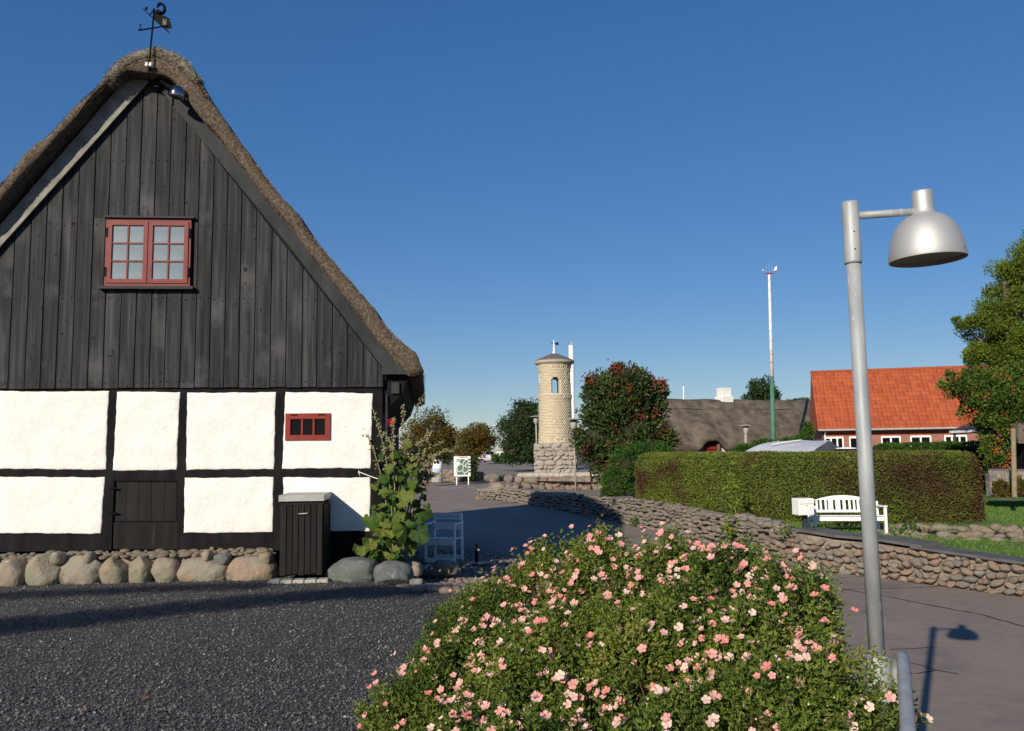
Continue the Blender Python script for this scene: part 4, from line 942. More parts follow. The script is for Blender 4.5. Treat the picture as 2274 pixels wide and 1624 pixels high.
# the tumbled end towards the road
e0, e1 = at(1062, 1104, 39.6), at(1100, 1078, 41.5)
for i in range(70):
    q = rng.uniform(); c = e0*(1-q)+e1*q+np.array([rng.uniform(-.1, 1.6), rng.uniform(-.4, .6), 0]); w_ = rng.uniform(.25, .7)
    c[2] = float(zr(c[0], c[1]))+rng.uniform(.05, .55)*ss((c[0]-e0[0]+.3)/1.2); T.append((c, eul(rng.normal(0, .3), rng.normal(0, .3), rng.uniform(0, 3)) @ np.diag([w_*.6, w_*.5, w_*.42]), int(rng.integers(8))))
pieces(rb, 'boulder', UM, T, 'far_boulders')
# plateau the tower stands on
pl = np.vstack([UB[:6]+[0, .35, .36], [[8, 52, .4], [1.0, 52, .4]]]); tag(mk('tower_mound', prism(pl[::-1], (0, 0, -.9)), MT['grit']), kind='structure')

# low stone border at the back of the lawn, sandy bed
lb = thing('stone_border', 'low border of pale round stones in sand behind the lawn', 'stone border', at(2100, 1200, 19.5))
T = []
for i in range(110):
    u = 1960+rng.uniform(0, 360); row = i % 3; v = 1172+row*15+rng.uniform(-4, 4)+(u-1960)*.012; y = 19.3-(u-1960)*.004-row*.18; p = at(u, v, y); w_ = rng.uniform(.08, .17)
    T.append((p, eul(0, rng.normal(0, .1), rng.uniform(-.5, .5)) @ np.diag([w_, w_*.8, w_*.62]), int(rng.integers(8))))
BM_ = []
for k in range(8):
    V, F = stone(960+k, 2, 2.5, .12, 5); me = mesh('stone', V, F); me.materials.append(MT['boulder']); smooth_me(me); BM_.append(me)
pieces(lb, 'stone', BM_, T, 'small_stones')
V = np.array([at(1950, 1168, 19.7), at(2150, 1172, 19.3), at(2400, 1180, 18.6), at(2400, 1228, 17.3), at(2150, 1212, 18.5), at(1950, 1205, 19.1)])
mk('sand', prism(V, (0, .05, -.25)), MT['grit'], lb)

# bench
def bench():
    c = at(1882, 1184, 19.4); zf = lawn_h(c[0], c[1]); zf = -.18 if zf is None else zf
    zf = at(1882, 1187, 19.4)[2]
    t = thing('garden_bench', 'white slatted garden bench with arched back in front of the hedge', 'bench', (c[0], c[1], zf))
    Mz = rotz(R(-6)); W_ = .76; c0 = np.array([c[0], c[1], zf])
    def B(a, b, w, th, side=(0, 0, 1)): return beam(Mz @ np.array(a)+c0, Mz @ np.array(b)+c0, w, th, Mz @ np.array(side), .006)
    for s in (-1, 1):
        mk('leg', B((s*W_, -.27, 0), (s*W_, -.27, .62), .07, .06, (0, 1, 0)), MT['white'], t)
        mk('leg', B((s*W_, .25, 0), (s*W_, .33, .72), .07, .06, (0, 1, 0)), MT['white'], t)
        mk('arm_rest', B((s*W_, -.33, .64), (s*W_, .30, .62), .075, .04, (1, 0, 0)), MT['white'], t)
        mk('side_rail', B((s*W_, -.24, .36), (s*W_, .25, .36), .08, .035), MT['white'], t)
    mk('front_apron', B((-W_+.035, -.27, .37), (W_-.035, -.27, .37), .10, .03), MT['white'], t)
    for i in range(5): mk('seat_slat', B((-W_+.03, -.27+i*.115, .435-.008*i), (W_-.03, -.27+i*.115, .435-.008*i), .095, .022, (0, 1, 0)), MT['white'], t)
    mk('back_rail', B((-W_+.03, .285, .50), (W_-.03, .285, .50), .06, .03), MT['white'], t)
    n = 15; P = []
    for k in range(n):
        x = -W_+2*W_*k/(n-1); P.append((x, .33, .86-.16*(x/W_)**2))
    lo_ = [(x, y, .755 if abs(x) < W_*.93 else z-.06) for x, y, z in P]
    poly = np.array(P+lo_[::-1]) @ Mz.T+c0; nq = len(P)
    V = np.vstack([poly, poly+Mz @ np.array([0, -.035, 0])]); F = []
    for k in range(nq-1):
        a_, b_, c_, d_ = k, k+1, 2*nq-2-k, 2*nq-1-k; m_ = 2*nq
        F += [(a_, b_, c_, d_), (d_+m_, c_+m_, b_+m_, a_+m_), (a_+m_, b_+m_, b_, a_), (d_, c_, c_+m_, d_+m_)]
    mk('back_rail', (V, F), MT['white'], t, label='arched top rail of the white bench back')
    for x, w_ in [(-.66, .05), (-.57, .05), (-.48, .05), (-.37, .05), (-.26, .11), (-.10, .11), (.04, .07), (.16, .05), (.26, .05), (.35, .06), (.45, .05), (.54, .05), (.63, .05)]:
        mk('back_slat', B((x, .287, .53), (x, .318, .76), w_, .018, (1, 0, 0)), MT['white'], t)
bench()
# mailbox on a post
c = at(1783, 1178, 18.6)
mb = thing('mailbox', 'white metal mailbox on a dark green post left of the bench', 'mailbox', c)
c1 = at(1783, 1125, 18.6); Mz = rotz(R(12))
mk('post', box((c1[0]+.05, 18.66, (c[2]+c1[2]-.2)/2-.05), (.10, .10, c1[2]-.2-c[2]+.1), Mz, .01), MT['greenpost'], mb)
mk('body', box(c1, (.36, .30, .36), Mz, .012), MT['white'], mb)
lid_ = mk('flap', box(c1+Mz @ np.array([0, -.157, .115]), (.355, .02, .10), Mz, .006), MT['white'], mb)
mk('lock', lathe([(0, 0), (.014, 0), (.014, .012), (0, .014)], c1+Mz @ np.array([0, -.15, .03]), 10, M=eul(R(90), 0, R(12))), MT['galv'], mb)
# lawn grass
P = []
tries = 0; g = np.random.default_rng(31)
cand = np.c_[g.uniform(5, 20, 110000), g.uniform(13.5, 27, 110000)]
for x, y in cand:
    h = lawn_h(x, y)
    if h is not None and (x/y) < .72: P.append((x, y, h))
P = np.array(P)
nb = vnoise(P, 3, .9); P = P[nb < .75]
V, F, rn = leaves(P, np.repeat([[0, 0, 1.0]], len(P), 0), .06, .16, 4, .45); tag(mk('lawn_grass', (V, F), MT['grass'], rnd=rn), 'short green grass of the lawn behind the fieldstone wall', 'grass', kind='stuff')

# clipped hedge
def hedge(name, label, line, z0, z1, depth, mat, nleaf, size, seed, coremat, group=None, cat='hedge', round_=.25, bulge=.06):
    """line: ground points of the front face from left to right"""
    L_ = np.array(line, float); d = np.r_[0, np.cumsum(np.linalg.norm(np.diff(L_, axis=0), axis=1))]; tot = d[-1]
    t = thing(name, label, cat, (L_[:, 0].mean(), L_[:, 1].mean(), z0)); g = np.random.default_rng(seed)
    def surf(s, q, inset=0.0):
        """q in 0..1 up the front, 1..2 over the top; also rounds the ends"""
        x = np.interp(s, d, L_[:, 0]); y = np.interp(s, d, L_[:, 1]); e = 1.0
        tx = np.interp(s+.05, d, L_[:, 0])-np.interp(s-.05, d, L_[:, 0]); ty = np.interp(s+.05, d, L_[:, 1])-np.interp(s-.05, d, L_[:, 1]); nl = np.hypot(tx, ty)+1e-9
        bx, by = -ty/nl, tx/nl
        a = np.clip(q, 0, 2); up = np.where(a < 1, a, 1.0); back_ = np.where(a < 1, 0, a-1)
        endr = np.minimum(1, np.minimum(s, tot-s)/.9+0.0); er = np.sqrt(np.clip(1-(1-endr)**2, 0, 1))
        off = back_*depth+round_*np.clip(up-.8, 0, .2)**2/.04*.6+(1-er)*depth*.45+inset
        zz = z0+(z1-z0)*up-round_*.35*np.clip(1-back_*6, 0, 1)*np.clip(up-.85, 0, .15)/.15-inset*(up > .98)-(1-er)*.12
        Q_ = np.stack([s, zz, back_*depth], -1).reshape(-1, 3); lump = bulge*(vnoise(Q_, seed+3, 2.2)*.8+vnoise(Q_, seed+4, 6.5)*.75+vnoise(Q_, seed+5, 14)*.45).reshape(np.shape(s)); off = off-lump*(back_ < .01); zz = zz+lump*.35*(back_ > 0)
        return np.stack([x+bx*off, y+by*off, zz], -1), np.stack([-bx, -by, 0*x], -1)
    sg, qg = np.meshgrid(np.linspace(.02, tot-.02, 60), np.r_[np.linspace(0, 1, 12), np.linspace(1.05, 2, 6)]); Vc, _ = surf(sg.ravel(), qg.ravel(), .10); ny_, nx_ = sg.shape
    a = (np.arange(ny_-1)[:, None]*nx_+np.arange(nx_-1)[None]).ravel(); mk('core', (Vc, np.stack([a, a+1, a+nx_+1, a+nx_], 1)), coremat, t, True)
    n1 = int(nleaf*.72); s = np.r_[g.uniform(0, tot, n1), g.uniform(0, tot, nleaf-n1)]; q = np.r_[g.uniform(0, 1, n1), 1+g.uniform(0, 1, nleaf-n1)**1.3]
    ins = np.abs(g.normal(0, .08, nleaf))-.05
    P, N_ = surf(s, q, ins); N_ = N_+np.array([0, 0, 1])*np.where(q > 1, 1.6, .35)[:, None]
    cl = vnoise(P, seed+1, 2.5)*.22+g.uniform(0, .75, nleaf)+.1
    V, F, rn = leaves(P, N_, size, .42, seed, .75, rnd=cl); mk('foliage', (V, F), mat, t, rnd=rn, kind='stuff')
    return t, surf, tot
hl = [at(1398, 1110, 28.5), at(1500, 1130, 26), at(1650, 1150, 23.2), at(1800, 1160, 21.6), at(1980, 1165, 20.9), at(2205, 1165, 20.6)]
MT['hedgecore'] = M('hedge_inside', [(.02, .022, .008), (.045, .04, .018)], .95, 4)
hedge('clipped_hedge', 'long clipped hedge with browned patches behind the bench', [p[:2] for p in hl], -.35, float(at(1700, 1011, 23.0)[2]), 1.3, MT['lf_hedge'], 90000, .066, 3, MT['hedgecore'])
# brighter green shrub mass left of the hedge
def shrub(name, label, ells, nleaf, size, mat, seed, cat='shrub', core=True, asp=.45, spread=.8, clump=.16, group=None, base=None):
    g = np.random.default_rng(seed); E = [(np.array(c, float), np.array(r_, float)) for c, r_ in ells]
    b0 = np.array(base if base is not None else (E[0][0][0], E[0][0][1], E[0][0][2]-E[0][1][2]))
    t = thing(name, label, cat, b0, group); add_crown(t, E, nleaf, size, mat, seed, asp, spread, clump, core); return t
def add_crown(t, E, nleaf, size, mat, seed, asp=.45, spread=.8, clump=.16, core=True, name='foliage', ncl=60, inner_=.55):
    g = np.random.default_rng(seed); w = np.array([(r_[0]*r_[1]+r_[1]*r_[2]+r_[0]*r_[2]) for _, r_ in E]); w /= w.sum()
    P, N_, Rn = [], [], []
    for (c, r_), ww in zip(E, w):
        k = max(5, int(ncl*len(E)*ww)); cd_ = g.normal(size=(k, 3)); cd_ /= np.linalg.norm(cd_, axis=1)[:, None]; rad = g.uniform(inner_, 1.0, (k, 1))**.7
        cc = c+cd_*rad*r_; nl = int(nleaf*ww); j = g.integers(0, k, nl); cr = clump*r_.mean()*g.uniform(.7, 1.5, k)*1.6
        off = g.normal(size=(nl, 3)); off /= (np.linalg.norm(off, axis=1)[:, None]+1e-9); off *= (g.uniform(0, 1, nl)**.45*cr[j])[:, None]; off[:, 2] *= .75
        P.append(cc[j]+off); N_.append(cd_[j]*.7+off/(cr[j][:, None])*.8+np.array([0, 0, .25])); Rn.append(.55*g.uniform(0, 1, k)[j]+.45*g.uniform(0, 1, nl))
    P = np.vstack(P); V, F, rn = leaves(P, np.vstack(N_), size, asp, seed, spread, rnd=np.concatenate(Rn)*.999); mk(name, (V, F), mat, t, rnd=rn, kind='stuff')
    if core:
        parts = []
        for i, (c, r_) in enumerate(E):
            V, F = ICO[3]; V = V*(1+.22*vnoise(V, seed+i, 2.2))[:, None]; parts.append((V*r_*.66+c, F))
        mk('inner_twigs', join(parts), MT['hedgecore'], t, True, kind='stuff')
    return P
def crown_at(u, v, y, rx, rz, ry=None):
    c = at(u, v, y); k = y/FPX; return (c, (rx*k, (ry if ry else rx)*k, rz*k))
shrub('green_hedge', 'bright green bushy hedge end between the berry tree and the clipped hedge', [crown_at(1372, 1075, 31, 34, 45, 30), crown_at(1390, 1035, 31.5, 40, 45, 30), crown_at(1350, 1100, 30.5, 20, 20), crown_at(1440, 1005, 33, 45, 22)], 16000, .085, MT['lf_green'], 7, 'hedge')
hl2 = [at(1930, 1040, 36), at(2080, 1045, 34.5), at(2230, 1055, 33), at(2400, 1060, 32)]
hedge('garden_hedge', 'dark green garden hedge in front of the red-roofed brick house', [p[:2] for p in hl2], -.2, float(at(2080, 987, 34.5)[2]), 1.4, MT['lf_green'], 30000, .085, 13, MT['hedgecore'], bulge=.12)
# dry thin plant in front of the hedge, weeds at the wall foot
tp = thing('thin_plant', 'thin straggly plant with a dry stem standing before the hedge', 'plant', at(1640, 1195, 21.6))
pts = [at(1645, 1200, 21.4), at(1632, 1130, 21.6), at(1624, 1080, 21.7), at(1620, 1035, 21.7)]
mk('stem', tube(pts, [.014, .012, .009, .004], 6), MT['stem'], tp)
for (u, v) in ((1605, 1160), (1655, 1150), (1600, 1115), (1648, 1112), (1612, 1140)): mk('side_stem', tube([at(1632, v+12, 21.6), at(u, v-8, 21.5)], .006, 5), MT['stem'], tp)
g = np.random.default_rng(3); P = np.array([at(1640+g.normal(0, 13), 1172+g.normal(0, 16), 21.3+g.normal(0, .15)) for _ in range(260)]+[at(1628+g.normal(0, 8), 1110+g.normal(0, 28), 21.6) for _ in range(120)])
V, F, rn = leaves(P, np.repeat([[0, -.3, .5]], len(P), 0), .11, .7, 3, .9); mk('foliage', (V, F), MT['lf_robinia'], tp, rnd=rn, kind='stuff')
for i, (u, v, y, k, sp, lab) in enumerate(((2165, 1268, None, 110, 9, 'small creeping weed growing out of the fieldstone wall foot'), (1412, 1160, None, 120, 8, 'small green weed at the foot of the drystone wall'), (2015, 1183, 18.9, 260, 17, 'bushy green weed on the lawn right of the bench'), (1745, 1182, 18.6, 70, 9, 'broad-leaved weed at the foot of the mailbox post'), (1815, 1180, 18.6, 60, 8, 'round-leaved weed under the left end of the bench'))):
    y = y if y else ong(u, v+10)[1]-.12; base = at(u, v+10, y); wd = thing('weed', lab, 'weed', base); g = np.random.default_rng(40+i)
    P = np.array([at(u+g.normal(0, sp), v+g.normal(0, sp*.7), y+g.normal(0, .08)) for _ in range(k)])
    V, F, rn = leaves(P, np.repeat([[0, -.3, .6]], k, 0), .075, .6, i, .8); mk('foliage', (V, F), MT['lf_green'], wd, rnd=rn, kind='stuff')
    mk('stem', tube([base, at(u, v, y)], .006, 5), MT['stem'], wd)

# ================================================================== BACKGROUND
def tree(name, label, base, ells, nleaf, size, mat, seed, trunk_r=.12, berries=None, asp=.5, group=None, clump=.22, core=False, ncl=40, nlimb=9, cat='tree', inner_=.55, bn=120):
    g = np.random.default_rng(seed); E = [(np.array(c, float), np.array(r_, float)) for c, r_ in ells]; b0 = np.array(base, float)
    t = thing(name, label, cat, b0, group)
    cm = np.mean([c for c, _ in E], axis=0); top = np.array([cm[0], cm[1], max(c[2] for c, _ in E)])
    q = np.linspace(0, 1, 7)[:, None]; path = b0*(1-q)+top*q+np.array([1, 1, 0])*g.normal(0, .05, (7, 3))*q
    tr = [tube(path, trunk_r*np.linspace(1.15, .3, 7), 10)]
    for k in range(nlimb):
        c, r_ = E[int(g.integers(len(E)))]; d = g.normal(size=3); d /= np.linalg.norm(d); e = c+d*r_*.8; s = path[int(g.integers(2, 6))]; m_ = (s+e)/2+[0, 0, .1*r_[2]]
        tr.append(tube([s, m_, e], [trunk_r*.4, trunk_r*.25, trunk_r*.08], 6))
    mk('trunk', join(tr), MT['bark'], t, True)
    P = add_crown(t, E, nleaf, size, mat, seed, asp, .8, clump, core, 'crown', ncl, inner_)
    if berries:
        Vs, Fs, rn, n_ = [], [], [], 0; V0, F0 = ICO[1]
        for k in range(bn):
            c, r_ = E[int(g.integers(len(E)))]; d = g.normal(size=3); d[1] -= .7; d /= np.linalg.norm(d); cc = c+d*r_*g.uniform(.8, 1.0)
            for j in range(16):
                p = cc+g.normal(size=3)*size*.75; Vs.append(V0*size*.24+p); Fs += [tuple(a+n_ for a in f) for f in F0]; n_ += len(V0); rn.append(np.full(len(V0), g.uniform(0, .99)))
        mk('berries', (np.vstack(Vs), Fs), berries, t, True, rnd=np.concatenate(rn), kind='stuff')
    return t

MT['lf_berry'] = M('glossy_dark_leaf', [(.010, .024, .008), (.028, .055, .014), (.065, .10, .026), (.10, .13, .04)], .45, 2, vary=.85, trans=.15, patch=[((.16, .045, .02), 1.1, .60, .72)])
# --- brick tower
TD = 45.0; tb = at(1233, 1050, TD); kx = TD/FPX
tower = thing('brick_tower', 'round yellow brick tower on a square rough stone base with conical roof', 'tower', tb)
def tz(v): return float(at(1233, v, TD)[2])
tc_ = np.array([at(1233, 930, TD)[0], TD, 0])
zbase, zbr, zst, zeave = tz(1050), tz(985), tz(885), tz(806)
# stone base
bw = 88*kx/2
mk('base_core', box((tc_[0], TD, (zbase+zbr)/2-.1), (2*bw-.1, 2*bw-.1, zbr-zbase+.2), rotz(R(-4)), .03), MT['mortar'], tower)
bs_ = []
for k in range(8):
    V, F = stone(1500+k, 2, 4.5, .12, 5); me = mesh('base_stone', V, F); me.materials.append(MT['tstone']); bs_.append(me)
T = []; g = np.random.default_rng(77); Mb = rotz(R(-4))
for face in range(4):
    z = zbase-.05
    while z < zbr-.05:
        h = g.uniform(.14, .30); h = min(h, zbr-z); s = -bw
        while s < bw:
            w_ = min(g.uniform(.14, .6), bw-s+.03); loc = np.array([s+w_/2, -bw+g.uniform(.0, .05), 0]); Mf = Mb @ rotz(face*math.pi/2)
            T.append((np.array([tc_[0], TD, z+h/2])+Mf @ loc, Mf @ eul(g.normal(0, .05), g.normal(0, .30), g.normal(0, .05)) @ np.diag([w_*.52, .10, h*.53]), int(g.integers(8)))); s += w_
        z += h
pieces(tower, 'base_stone', bs_, T, 'back_stones')
for k in range(14): V, F = stone(1600+k, 2, 3.5, .15); mk('footing_stone', (V*np.array([g.uniform(.2, .5), .3, .16])+np.array([tc_[0]-bw-.8+k*.26, TD-bw-.25, zbase-.1]), F), MT['tstone'], tower, True)
# shaft radii by height
prof = [(985, 38.5), (958, 37.6), (957, 37.0), (905, 36.6), (890, 36.4), (886, 37.6), (879, 37.6), (876, 35.8), (830, 35.4), (815, 36.6), (808, 38.5)]
pz_ = np.array([tz(v) for v, _ in prof]); pr_ = np.array([w_*kx for _, w_ in prof])
rad = lambda z: np.interp(z, pz_, pr_)
RW = .22; oz0, oz1, ow = tz(876), tz(845), 8.2*kx
opens = [(R(-90), oz0, oz1, ow), (R(90), oz0, oz1, ow), (R(-172), tz(850), tz(826), .16), (R(8), tz(850), tz(826), .16)]
def in_open(a, z, half, m_=.0):
    for (oa, z0, z1, hw) in opens:
        da = (a-oa+math.pi) % (2*math.pi)-math.pi; x = da*rad(z)
        zt2 = z1+math.sqrt(max(0, hw*hw-x*x))*.75 if abs(x) < hw else z1
        if abs(x) < hw+half+m_ and z0 < z < zt2+m_: return True
    return False
nA = 72; zs = np.r_[np.linspace(zbr-.02, oz0, 18), np.linspace(oz0, oz1+.35, 14)[1:], np.linspace(oz1+.35, zeave+.05, 8)[1:]]
V = []; F = []
for sh in (0, 1):
    for z in zs:
        for k in range(nA): a = 2*math.pi*k/nA; r_ = rad(z)-.012-(RW if sh else 0); V.append((tc_[0]+r_*math.cos(a), TD+r_*math.sin(a), z))
nz_ = len(zs); cell = np.zeros((nz_-1, nA), bool)
for j in range(nz_-1):
    for k in range(nA):
        a = 2*math.pi*(k+.5)/nA
        if in_open(a if a <= math.pi else a-2*math.pi, (zs[j]+zs[j+1])/2, 0): cell[j, k] = True
for j in range(nz_-1):
    for k in range(nA):
        if cell[j, k]: continue
        k2 = (k+1) % nA; o_ = nz_*nA; q = (j*nA+k, j*nA+k2, (j+1)*nA+k2, (j+1)*nA+k); F += [q, tuple(o_+i for i in q[::-1])]
        if cell[j, k2]: F.append((q[1], q[1]+o_, q[2]+o_, q[2]))
        if cell[j, k-1]: F.append((q[0], q[3], q[3]+o_, q[0]+o_))
        if j+1 < nz_-1 and cell[j+1, k]: F.append((q[3], q[2], q[2]+o_, q[3]+o_))
        if j > 0 and cell[j-1, k]: F.append((q[0], q[0]+o_, q[1]+o_, q[1]))
mk('shaft', (np.array(V), F), MT['mortarY'], tower)
holes = [(R(-100), tz(938)), (R(-62), tz(938)), (R(-95), tz(979)), (R(-66), tz(979)), (R(-120), tz(979))]
Vs, rnv = [], []; z = zbr+.01; row = 0; ch = .080
B0 = np.array([(x, y, zz) for zz in (-1, 1) for y in (-1, 1) for x in (-1, 1)], float)
BF = np.array([(0, 2, 3, 1), (4, 5, 7, 6), (0, 1, 5, 4), (2, 6, 7, 3), (0, 4, 6, 2), (1, 3, 7, 5)])
while z < zeave-.02:
    nb_ = 44; soldier = zeave-.32 < z < zeave-.2
    band = zst-.02 < z < zst+.12
    for k in range(nb_ if not soldier else 40):
        nk = nb_ if not soldier else 40
        a = 2*math.pi*(k+.5*(row % 2))/nk; a = (a+math.pi) % (2*math.pi)-math.pi
        if in_open(a, z+ch/2, .09): continue
        if any(abs((a-ha+math.pi) % (2*math.pi)-math.pi) < .07 and abs(z+ch/2-hz) < .07 for ha, hz in holes): continue
        r_ = rad(z+ch/2)-.02+g.uniform(-.003, .003)+(.03 if soldier and k % 2 else 0)-(.03 if g.uniform() < .03 else 0)-(.005 if z < zst and row % 2 else 0)
        L_ = math.pi*r_/nk*(.975 if not soldier else .8)
        Vb = B0*np.array([.05, L_, ch*.46])+np.array([r_-.03, 0, 0]); Vb = Vb @ rotz(a).T+np.array([tc_[0], TD, z+ch/2]); Vs.append(Vb); rnv.append(np.full(8, g.uniform(0, .99)))
    z += ch; row += 1
nbk = len(Vs); Fb = ((np.arange(nbk)*8)[:, None, None]+BF[None]).reshape(-1, 4)
mk('brickwork', (np.vstack(Vs), Fb), MT['brickY'], tower, rnd=np.concatenate(rnv), kind='stuff')
for oa, hz in holes: mk('putlog_hole', box(np.array([tc_[0], TD, hz])+rotz(oa) @ np.array([rad(hz)-.03, 0, 0]), (.03, .10, .09), rotz(oa)), MT['hollow'], tower)
mk('roof', lathe([(44*kx, 0), (44.5*kx, .06), (43*kx, .12), (36*kx, .20), (20*kx, .36), (6*kx, .50), (0, .52)], (tc_[0], TD, zeave), 16), MT['shingle'], tower, True)
mk('cornice', lathe([(37*kx, -.14), (40*kx, -.10), (44.3*kx, -.03), (44.8*kx, .05), (44*kx, .075)], (tc_[0], TD, zeave), 48), M('cornice_stone', [(.36, .31, .25), (.46, .41, .34)], .9, 6), tower, True)
zp = zeave+.5; mk('spire', lathe([(.10, 0), (.075, .1), (.05, .3), (.03, .6), (.02, .72), (0, .74)], (tc_[0], TD, zp), 12), MT['white'], tower, True)
mk('vane', join([beam((tc_[0]-.17, TD, zp+.55), (tc_[0]+.24, TD, zp+.53), .025, .02), prism(np.array([(tc_[0]+.08, TD, zp+.47), (tc_[0]+.25, TD, zp+.44), (tc_[0]+.21, TD, zp+.53), (tc_[0]+.25, TD, zp+.62), (tc_[0]+.08, TD, zp+.58)]), (0, .015, 0))]), MT['iron'], tower)
# white mast behind the tower
mp_ = at(1270, 1030, 62); mast = thing('white_mast', 'thick white cylindrical mast rising behind the brick tower', 'mast', mp_)
kk = 62/FPX; zt1 = at(1270, 768, 62)[2]; mx = at(1270, 860, 62)[0]
mk('column', lathe([(.19, mp_[2]-1), (.19, zt1-.0), (.17, zt1+.03), (0, zt1+.05)], (mx, 62, 0), 20), MT['white'], mast, True)
mk('light', join([tube([(mx, 62, zt1), (mx, 62, zt1+.5)], .03, 6), box((mx+.04, 62, zt1+.2), (.16, .1, .12))]), MT['galv'], mast)
# park lamps
def park_lamp(ub, vb, ut, vt, y, label, brad):
    b = at(ub, vb, y); tp_ = at(ut, vt, y); t = thing('park_lamp', label, 'lamp', b, 'disc-topped park lamps'); k = y/FPX
    mk('pole', tube([b, b*.1+tp_*.9], brad, 8), MT['concrete'], t, True)
    h = (tp_[2]-b[2]); c = tp_
    mk('hat', lathe([(0, .05), (.06, .045), (.42*1.0, .0), (.42, -.03), (.05, -.02)], c, 24), MT['concrete'], t, True)
    mk('globe', lathe([(.12, -.02), (.16, -.05), (.165, -.28), (.14, -.36), (.13, -.46), (.05, -.55)], c, 18), MT['concrete'], t, True)
    mk('collar', lathe([(.17, -.22), (.18, -.25), (.17, -.28)], c, 18), MT['galv'], t, True)
park_lamp(1279, 1101, 1274, 931, 38.5, 'disc-hatted park lamp standing before the brick tower', .04)
park_lamp(1656, 1030, 1656, 945, 50, 'disc-hatted park lamp before the far thatched roof', .07)
park_lamp(1193, 1040, 1190, 925, 58, 'disc-hatted park lamp half hidden behind the brick tower', .05)
# --- trees by the road junction
tree('autumn_tree', 'autumn-tinged round tree behind the hollyhock, left of the map board', at(950, 1066, 60), [crown_at(962, 958, 60, 46, 40), crown_at(935, 985, 60, 38, 34), crown_at(990, 985, 60, 32, 36), crown_at(955, 1000, 60, 52, 22)], 15000, .17, MT['lf_autumn'], 51, .14, clump=.3, core=True)
tree('autumn_tree', 'smaller autumn-tinged round tree above the map board', at(1045, 1064, 58), [crown_at(1057, 972, 58, 32, 28), crown_at(1038, 998, 58, 24, 28), crown_at(1074, 984, 58, 22, 18), crown_at(1046, 1012, 58, 22, 20)], 10000, .16, MT['lf_autumn'], 52, .12, clump=.3, core=True)
tree('dark_tree', 'dark green tree left of the brick tower', at(1160, 1028, 78), [crown_at(1165, 935, 78, 36, 45), crown_at(1150, 965, 78, 38, 40), crown_at(1185, 980, 78, 32, 45), crown_at(1140, 1000, 78, 26, 28)], 13000, .24, MT['lf_dark'], 53, .2, clump=.3, core=True)
shrub('verge_shrub', 'low green shrubs along the far edge of the parking area', [crown_at(1140, 1015, 82, 32, 11, 15), crown_at(1180, 1016, 82, 30, 12, 15), crown_at(1110, 1018, 82, 18, 8, 10)], 5000, .2, MT['lf_green'], 55)
shrub('dark_bush', 'dark bush around the trunk behind the map board', [crown_at(1045, 1045, 57, 12, 24, 8)], 2500, .16, MT['lf_dark'], 56)
# junction walls, map board, poster column
jw = thing('junction_wall', 'low shaded fieldstone wall behind the map board', 'stone wall', at(1060, 1066, 57)); T = []
for i in range(150):
    u = rng.uniform(1015, 1085); v = 1067-rng.uniform(0, 20)*(1-.5*ss((u-1050)/35)); T.append((at(u, v, 57+(u-1015)*.06), eul(0, rng.normal(0, .15), rng.uniform(-.4, .4)) @ np.diag([rng.uniform(.12, .24), .15, rng.uniform(.09, .15)]), int(rng.integers(8))))
for i in range(90): T.append((at(rng.uniform(925, 1010), 1070-rng.uniform(0, 26), 57.5), eul(0, rng.normal(0, .15), 0) @ np.diag([rng.uniform(.14, .26), .15, rng.uniform(.1, .16)]), int(rng.integers(8))))
pieces(jw, 'stone', UM, T, 'small_stones')
mbd = thing('map_board', 'white framed town map board on two posts at the road junction', 'sign', at(1026, 1070, 54)); k = 54/FPX
c = at(1026.5, 1036, 54); Wd, Hd = 37*k, 44*k
mk('panel', box(c, (Wd, .06, Hd), rotz(R(3)), .01), MT['white'], mbd)
for sx in (-.34, .36): mk('post', box((c[0]+sx*Wd, 54.05, c[2]-Hd*.5-.1), (.07, .07, Hd*.75), None, .005), MT['white'], mbd)
mm = bpy.data.materials.new('town_map'); mm.use_nodes = True; nt = mm.node_tree; bs = nt.nodes['Principled BSDF']; bs.inputs['Roughness'].default_value = .6
vo = nt.nodes.new('ShaderNodeTexVoronoi'); vo.feature = 'DISTANCE_TO_EDGE'; vo.inputs['Scale'].default_value = 2.6; tcn = nt.nodes.new('ShaderNodeTexCoord'); nt.links.new(tcn.outputs['Object'], vo.inputs['Vector'])
rp = nt.nodes.new('ShaderNodeValToRGB'); rp.color_ramp.elements[0].position = .03; rp.color_ramp.elements[0].color = (.8, .8, .78, 1); rp.color_ramp.elements[1].position = .05; rp.color_ramp.elements[1].color = (.09, .16, .11, 1)
nt.links.new(vo.outputs[0], rp.inputs[0]); nt.links.new(rp.outputs[0], bs.inputs['Base Color'])
mk('map', box(c+np.array([.0, -.04, -.03]), (Wd*.68, .02, Hd*.78), rotz(R(3))), mm, mbd)
for i in range(5): mk('advert', box(c+np.array([Wd*.42, -.036+.002, Hd*(.34-.15*i)]), (Wd*.12, .015, Hd*.08)), MT['slab'], mbd)
for i in range(5): mk('advert', box(c+np.array([-Wd*.42, -.04, Hd*(.30-.15*i)]), (Wd*.1, .015, Hd*.10)), MT['concrete'], mbd)
for sx in (-.25, .25): mk('emblem', box(c+np.array([sx*Wd, -.036, Hd*.46]), (.10, .015, .05)), MT['sign_red'], mbd)
mk('heading', box(c+np.array([0, -.034, Hd*.455]), (Wd*.32, .012, .04)), MT['sign_red'], mbd)
pcol = thing('poster_column', 'round concrete column with a white poster at the road junction', 'poster column', at(971, 1071, 53)); k = 53/FPX; c = at(971, 1071, 53)
mk('drum', lathe([(12*k, 0), (12.3*k, .05), (12*k, 21*k), (11.5*k, 21.2*k)], c, 24), MT['concrete'], pcol, True)
mk('poster_drum', lathe([(11.2*k, 21*k), (11.2*k, 50*k), (0, 51*k)], c, 24), MT['white'], pcol, True)
